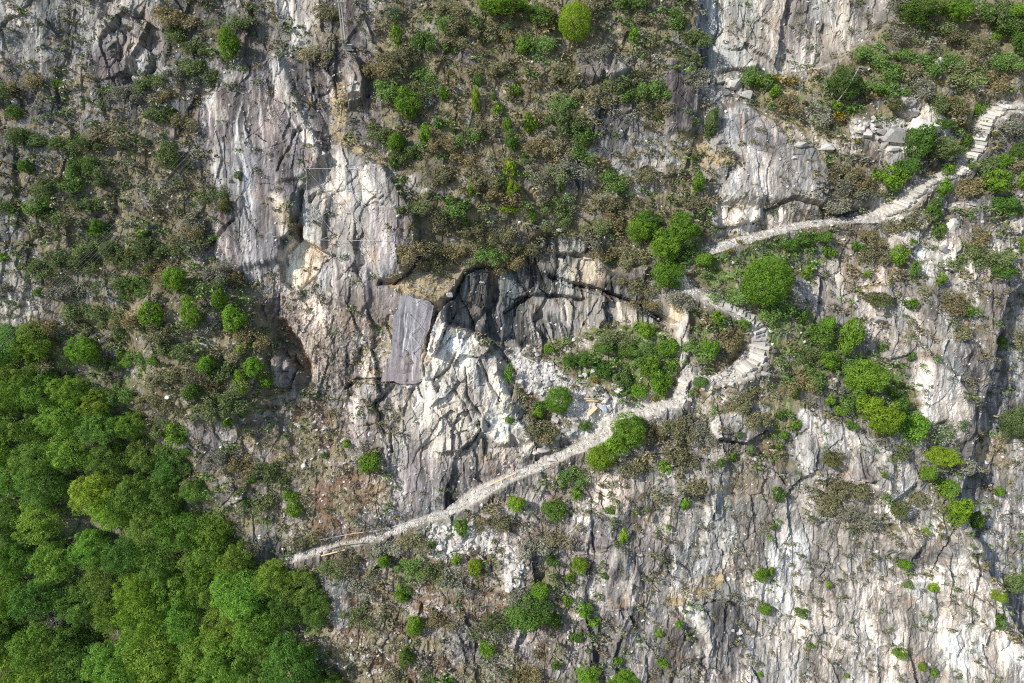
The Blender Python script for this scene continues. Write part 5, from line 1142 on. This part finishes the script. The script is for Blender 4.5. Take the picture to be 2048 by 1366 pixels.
net('rockfall_net', 'wide diamond mesh of pale cables on the grey wall below the poles',
    [(612,337,730,338),(700,337,732,341),(612,337,648,379),(641,337,674,385),(670,337,700,382),(700,337,722,360),(641,337,608,370),(700,337,676,360),(735,340,697,380),(648,379,700,430),(674,385,722,448),(697,380,745,425),
     (690,382,770,382),(770,382,735,340),(612,450,660,420),(640,480,790,482),(618,402,668,468),(668,468,640,480),(745,425,775,390),(728,458,770,420),(700,430,728,458),(722,448,718,480),(612,337,614,402),(770,382,768,412)],
    [(612,337),(641,337),(700,337),(735,340),(770,382),(697,382),(640,480),(728,458)])
net('rockfall_net', 'cable net stretched over the dry grass ledge',
    [(807.6,551.4,863.7,543.8),(863.7,543.8,911,543.8),(911,543.8,907,592),(807.6,551.4,807.6,581),(807.6,551.4,861.8,582.8),(863.7,543.8,902,577),(861.8,582.8,842,603),(840,556,826,575),(807.6,581,842,603),(874,592,907,592)],
    [(807.6,551.4),(863.7,543.8),(911,543.8),(861.8,582.8)])
# net over the slab: lies on the slab's own face
def on_slab(px, py): 
    return float(np.array([px, py, 1.]) @ pl_) + lift + .28
e = link('rockfall_net', None); e.location = to_w(np.array([[816., 626.]]), np.array([on_slab(816, 626)]))[0]; tag(e, 'thin cable net hanging over the smooth streaked slab', 'net', 'cable nets pinned to the rock'); o0 = np.array(e.location)
for (x0, y0, x1, y1) in [(812,587,854,615),(816,627,850,663),(816,627,820,668),(839,651,820,668),(820,668,839,691),(824,705,836,722),(854,615,839,651),(826,604,848,596),(820,668,824,705),(850,663,838,690),(839,691,824,705)]:
    t = np.linspace(0, 1, 6); pp = np.stack([x0 + (x1 - x0) * t, y0 + (y1 - y0) * t], 1); tube_obj('cable', to_w(pp, np.array([on_slab(*q) for q in pp])) - o0, .022, M_WIRE, e, 4)
for (x, y) in [(812, 587), (816, 627), (820, 668), (824, 705)]: box_obj('anchor_plate', to_w(np.array([[x, y]], float), np.array([on_slab(x, y)]))[0] - o0, (.2, .06, .2), M_CERAM, (-.5, 0, .6), e)
# timber and sheet on the quarry floor
def beam(name, x0, y0, x1, y1, w, h, m, label, cat, out=.22, group=None):
    a = spot(x0, y0, out); b = spot(x1, y1, out); v = b - a; L_ = np.linalg.norm(v)
    o = box_obj(name, (a + b) / 2, (L_, w, h), m, bev=.02)
    up_ = np.array([0, -.35, .94]); xa = v / L_; ya = np.cross(up_, xa); ya /= np.linalg.norm(ya); za = np.cross(xa, ya)
    o.rotation_euler = Matrix(np.stack([xa, ya, za], 1)).to_euler(); tag(o, label, cat, group); return o
beam('timber_beam', 1167, 797, 1211, 799, .16, .18, M_WOOD, 'upper of two long yellow timber beams lying side by side in the quarry', 'beam', .35)
beam('timber_beam', 1170, 801, 1213, 803, .16, .18, M_WOOD, 'lower of two long yellow timber beams lying side by side in the quarry', 'beam', .30)
beam('plank_stack', 1176, 829, 1192, 813, .55, .26, M_WOOD, 'short broad stack of fresh planks below the long beams', 'planks', .4)
pc_ = link('blue_sheet', raw_mesh('blue_sheet', np.array([[x, y, .12 * math.sin(x * 5 + y * 4)] for y in np.linspace(-.35, .35, 6) for x in np.linspace(-.2, .2, 5)] + [[x, y, .12 * math.sin(x * 5 + y * 4) - .03] for y in np.linspace(-.35, .35, 6) for x in np.linspace(-.2, .2, 5)]),
    np.array([v for k in (0, 30) for j in range(5) for i in range(4) for v in (k + j * 5 + i, k + j * 5 + i + 1, k + j * 5 + i + 6, k + j * 5 + i + 5)]), 4, M_BLUE))
pc_.location = spot(1209, 817, .25); pc_.rotation_euler = (.7, 0, .3); tag(pc_, 'small crumpled blue sheet on the stones right of the planks', 'sheet')
beam('log', 979, 970, 1033, 945, .20, .16, M_WOOD, 'long yellowish beam lying along the inner edge of the lower path', 'beam', .15)
beam('rail_beam', 650, 1098, 681, 1089, .14, .16, M_OLDW, 'weathered beam edging the lowest part of the path, left piece', 'beam', .5); beam('rail_beam', 682, 1088, 727, 1083, .13, .16, M_OLDW, 'weathered beam edging the lowest part of the path, right piece', 'beam', .5)
beam('edge_plank', 644, 1110, 692, 1098, .16, .14, M_WOOD, 'orange plank along the outer edge of the lowest path', 'plank', .35)
pp_ = spot(681, 1094, .2); tag(tube_obj('fence_post', [pp_, pp_ + np.array([0, 0, 1.1])], [.07, .06], M_OLDW, seg=6), 'short wooden post between the edging beams at the path start', 'post')
for lst, lab in (([(640,1078),(700,1066),(760,1058),(800,1048),(835,1036)], 'thin handrail cable strung above the lowest part of the path'),):
    q = np.array(lst, float); t = np.linspace(0, 1, 24); qx_ = np.interp(t, np.linspace(0, 1, len(q)), q[:, 0]); qy_ = np.interp(t, np.linspace(0, 1, len(q)), q[:, 1])
    tag(tube_obj('handrail_cable', spot(qx_, qy_, .5), .03, M_WIRE, seg=4), lab, 'cable')
for lst, rad, lab in (([(968,1015),(978,1022),(990,1030)], .09, 'pale fallen trunk below the stone spill start'), ([(694,1122),(700,1140),(707,1152),(708,1172)], .05, 'bent dead branch left of the bush below the path'),
    ([(683,988),(690,1002),(695,1006)], .05, 'short crooked dead branch in the debris chute'), ([(1015,1090),(1040,1118),(1066,1125)], .045, 'dead branch lying right of the lower stone spill'),
    ([(766,905),(772,930),(776,965)], .07, 'dark strip laid as shadow right of the bush on the debris chute'), ([(768,925),(786,945),(800,975)], .05, 'side strip fanning right from the dark shadow strip'),  # dark tubes standing in for the cast shadow of the bush
    ([(1510,1160),(1502,1163),(1490,1163)], .05, 'dark bare branch left of the bush on the lower cliff'), ([(640,870),(652,862),(660,850)], .05, 'pale stick in the top of the debris chute')):
    q = np.array(lst, float); n = 9; t = np.linspace(0, 1, n); qx_ = np.interp(t, np.linspace(0, 1, len(q)), q[:, 0]); qy_ = np.interp(t, np.linspace(0, 1, len(q)), q[:, 1])
    tag(tube_obj('branch_or_shadow_strip', spot(qx_, qy_, .22), np.linspace(rad, rad * .4, n), M_BARK if 'dark' in lab else M_OLDW, seg=5), lab, 'branch')
# birch stem in front of the green shrubs
q = spot(1665, 200, .3); 
bt = plant(1676, 174, 36, 34, 'large', (.16, .25, .085), 'birch', 'tree', 'trees standing singly on the cliff', 'birch_tree', 'airy grey-green', 1)
bt.rotation_euler = (0, 0, 0); ks = 1 / bt.scale[0]
tube_obj('pale_stem', [(-.25, -.5, .1), (-.05, -.95, 1.0), (.3, -.9, 2.1)], [.035, .028, .012], M_BARK_PALE, bt, 6)
finish_labels()
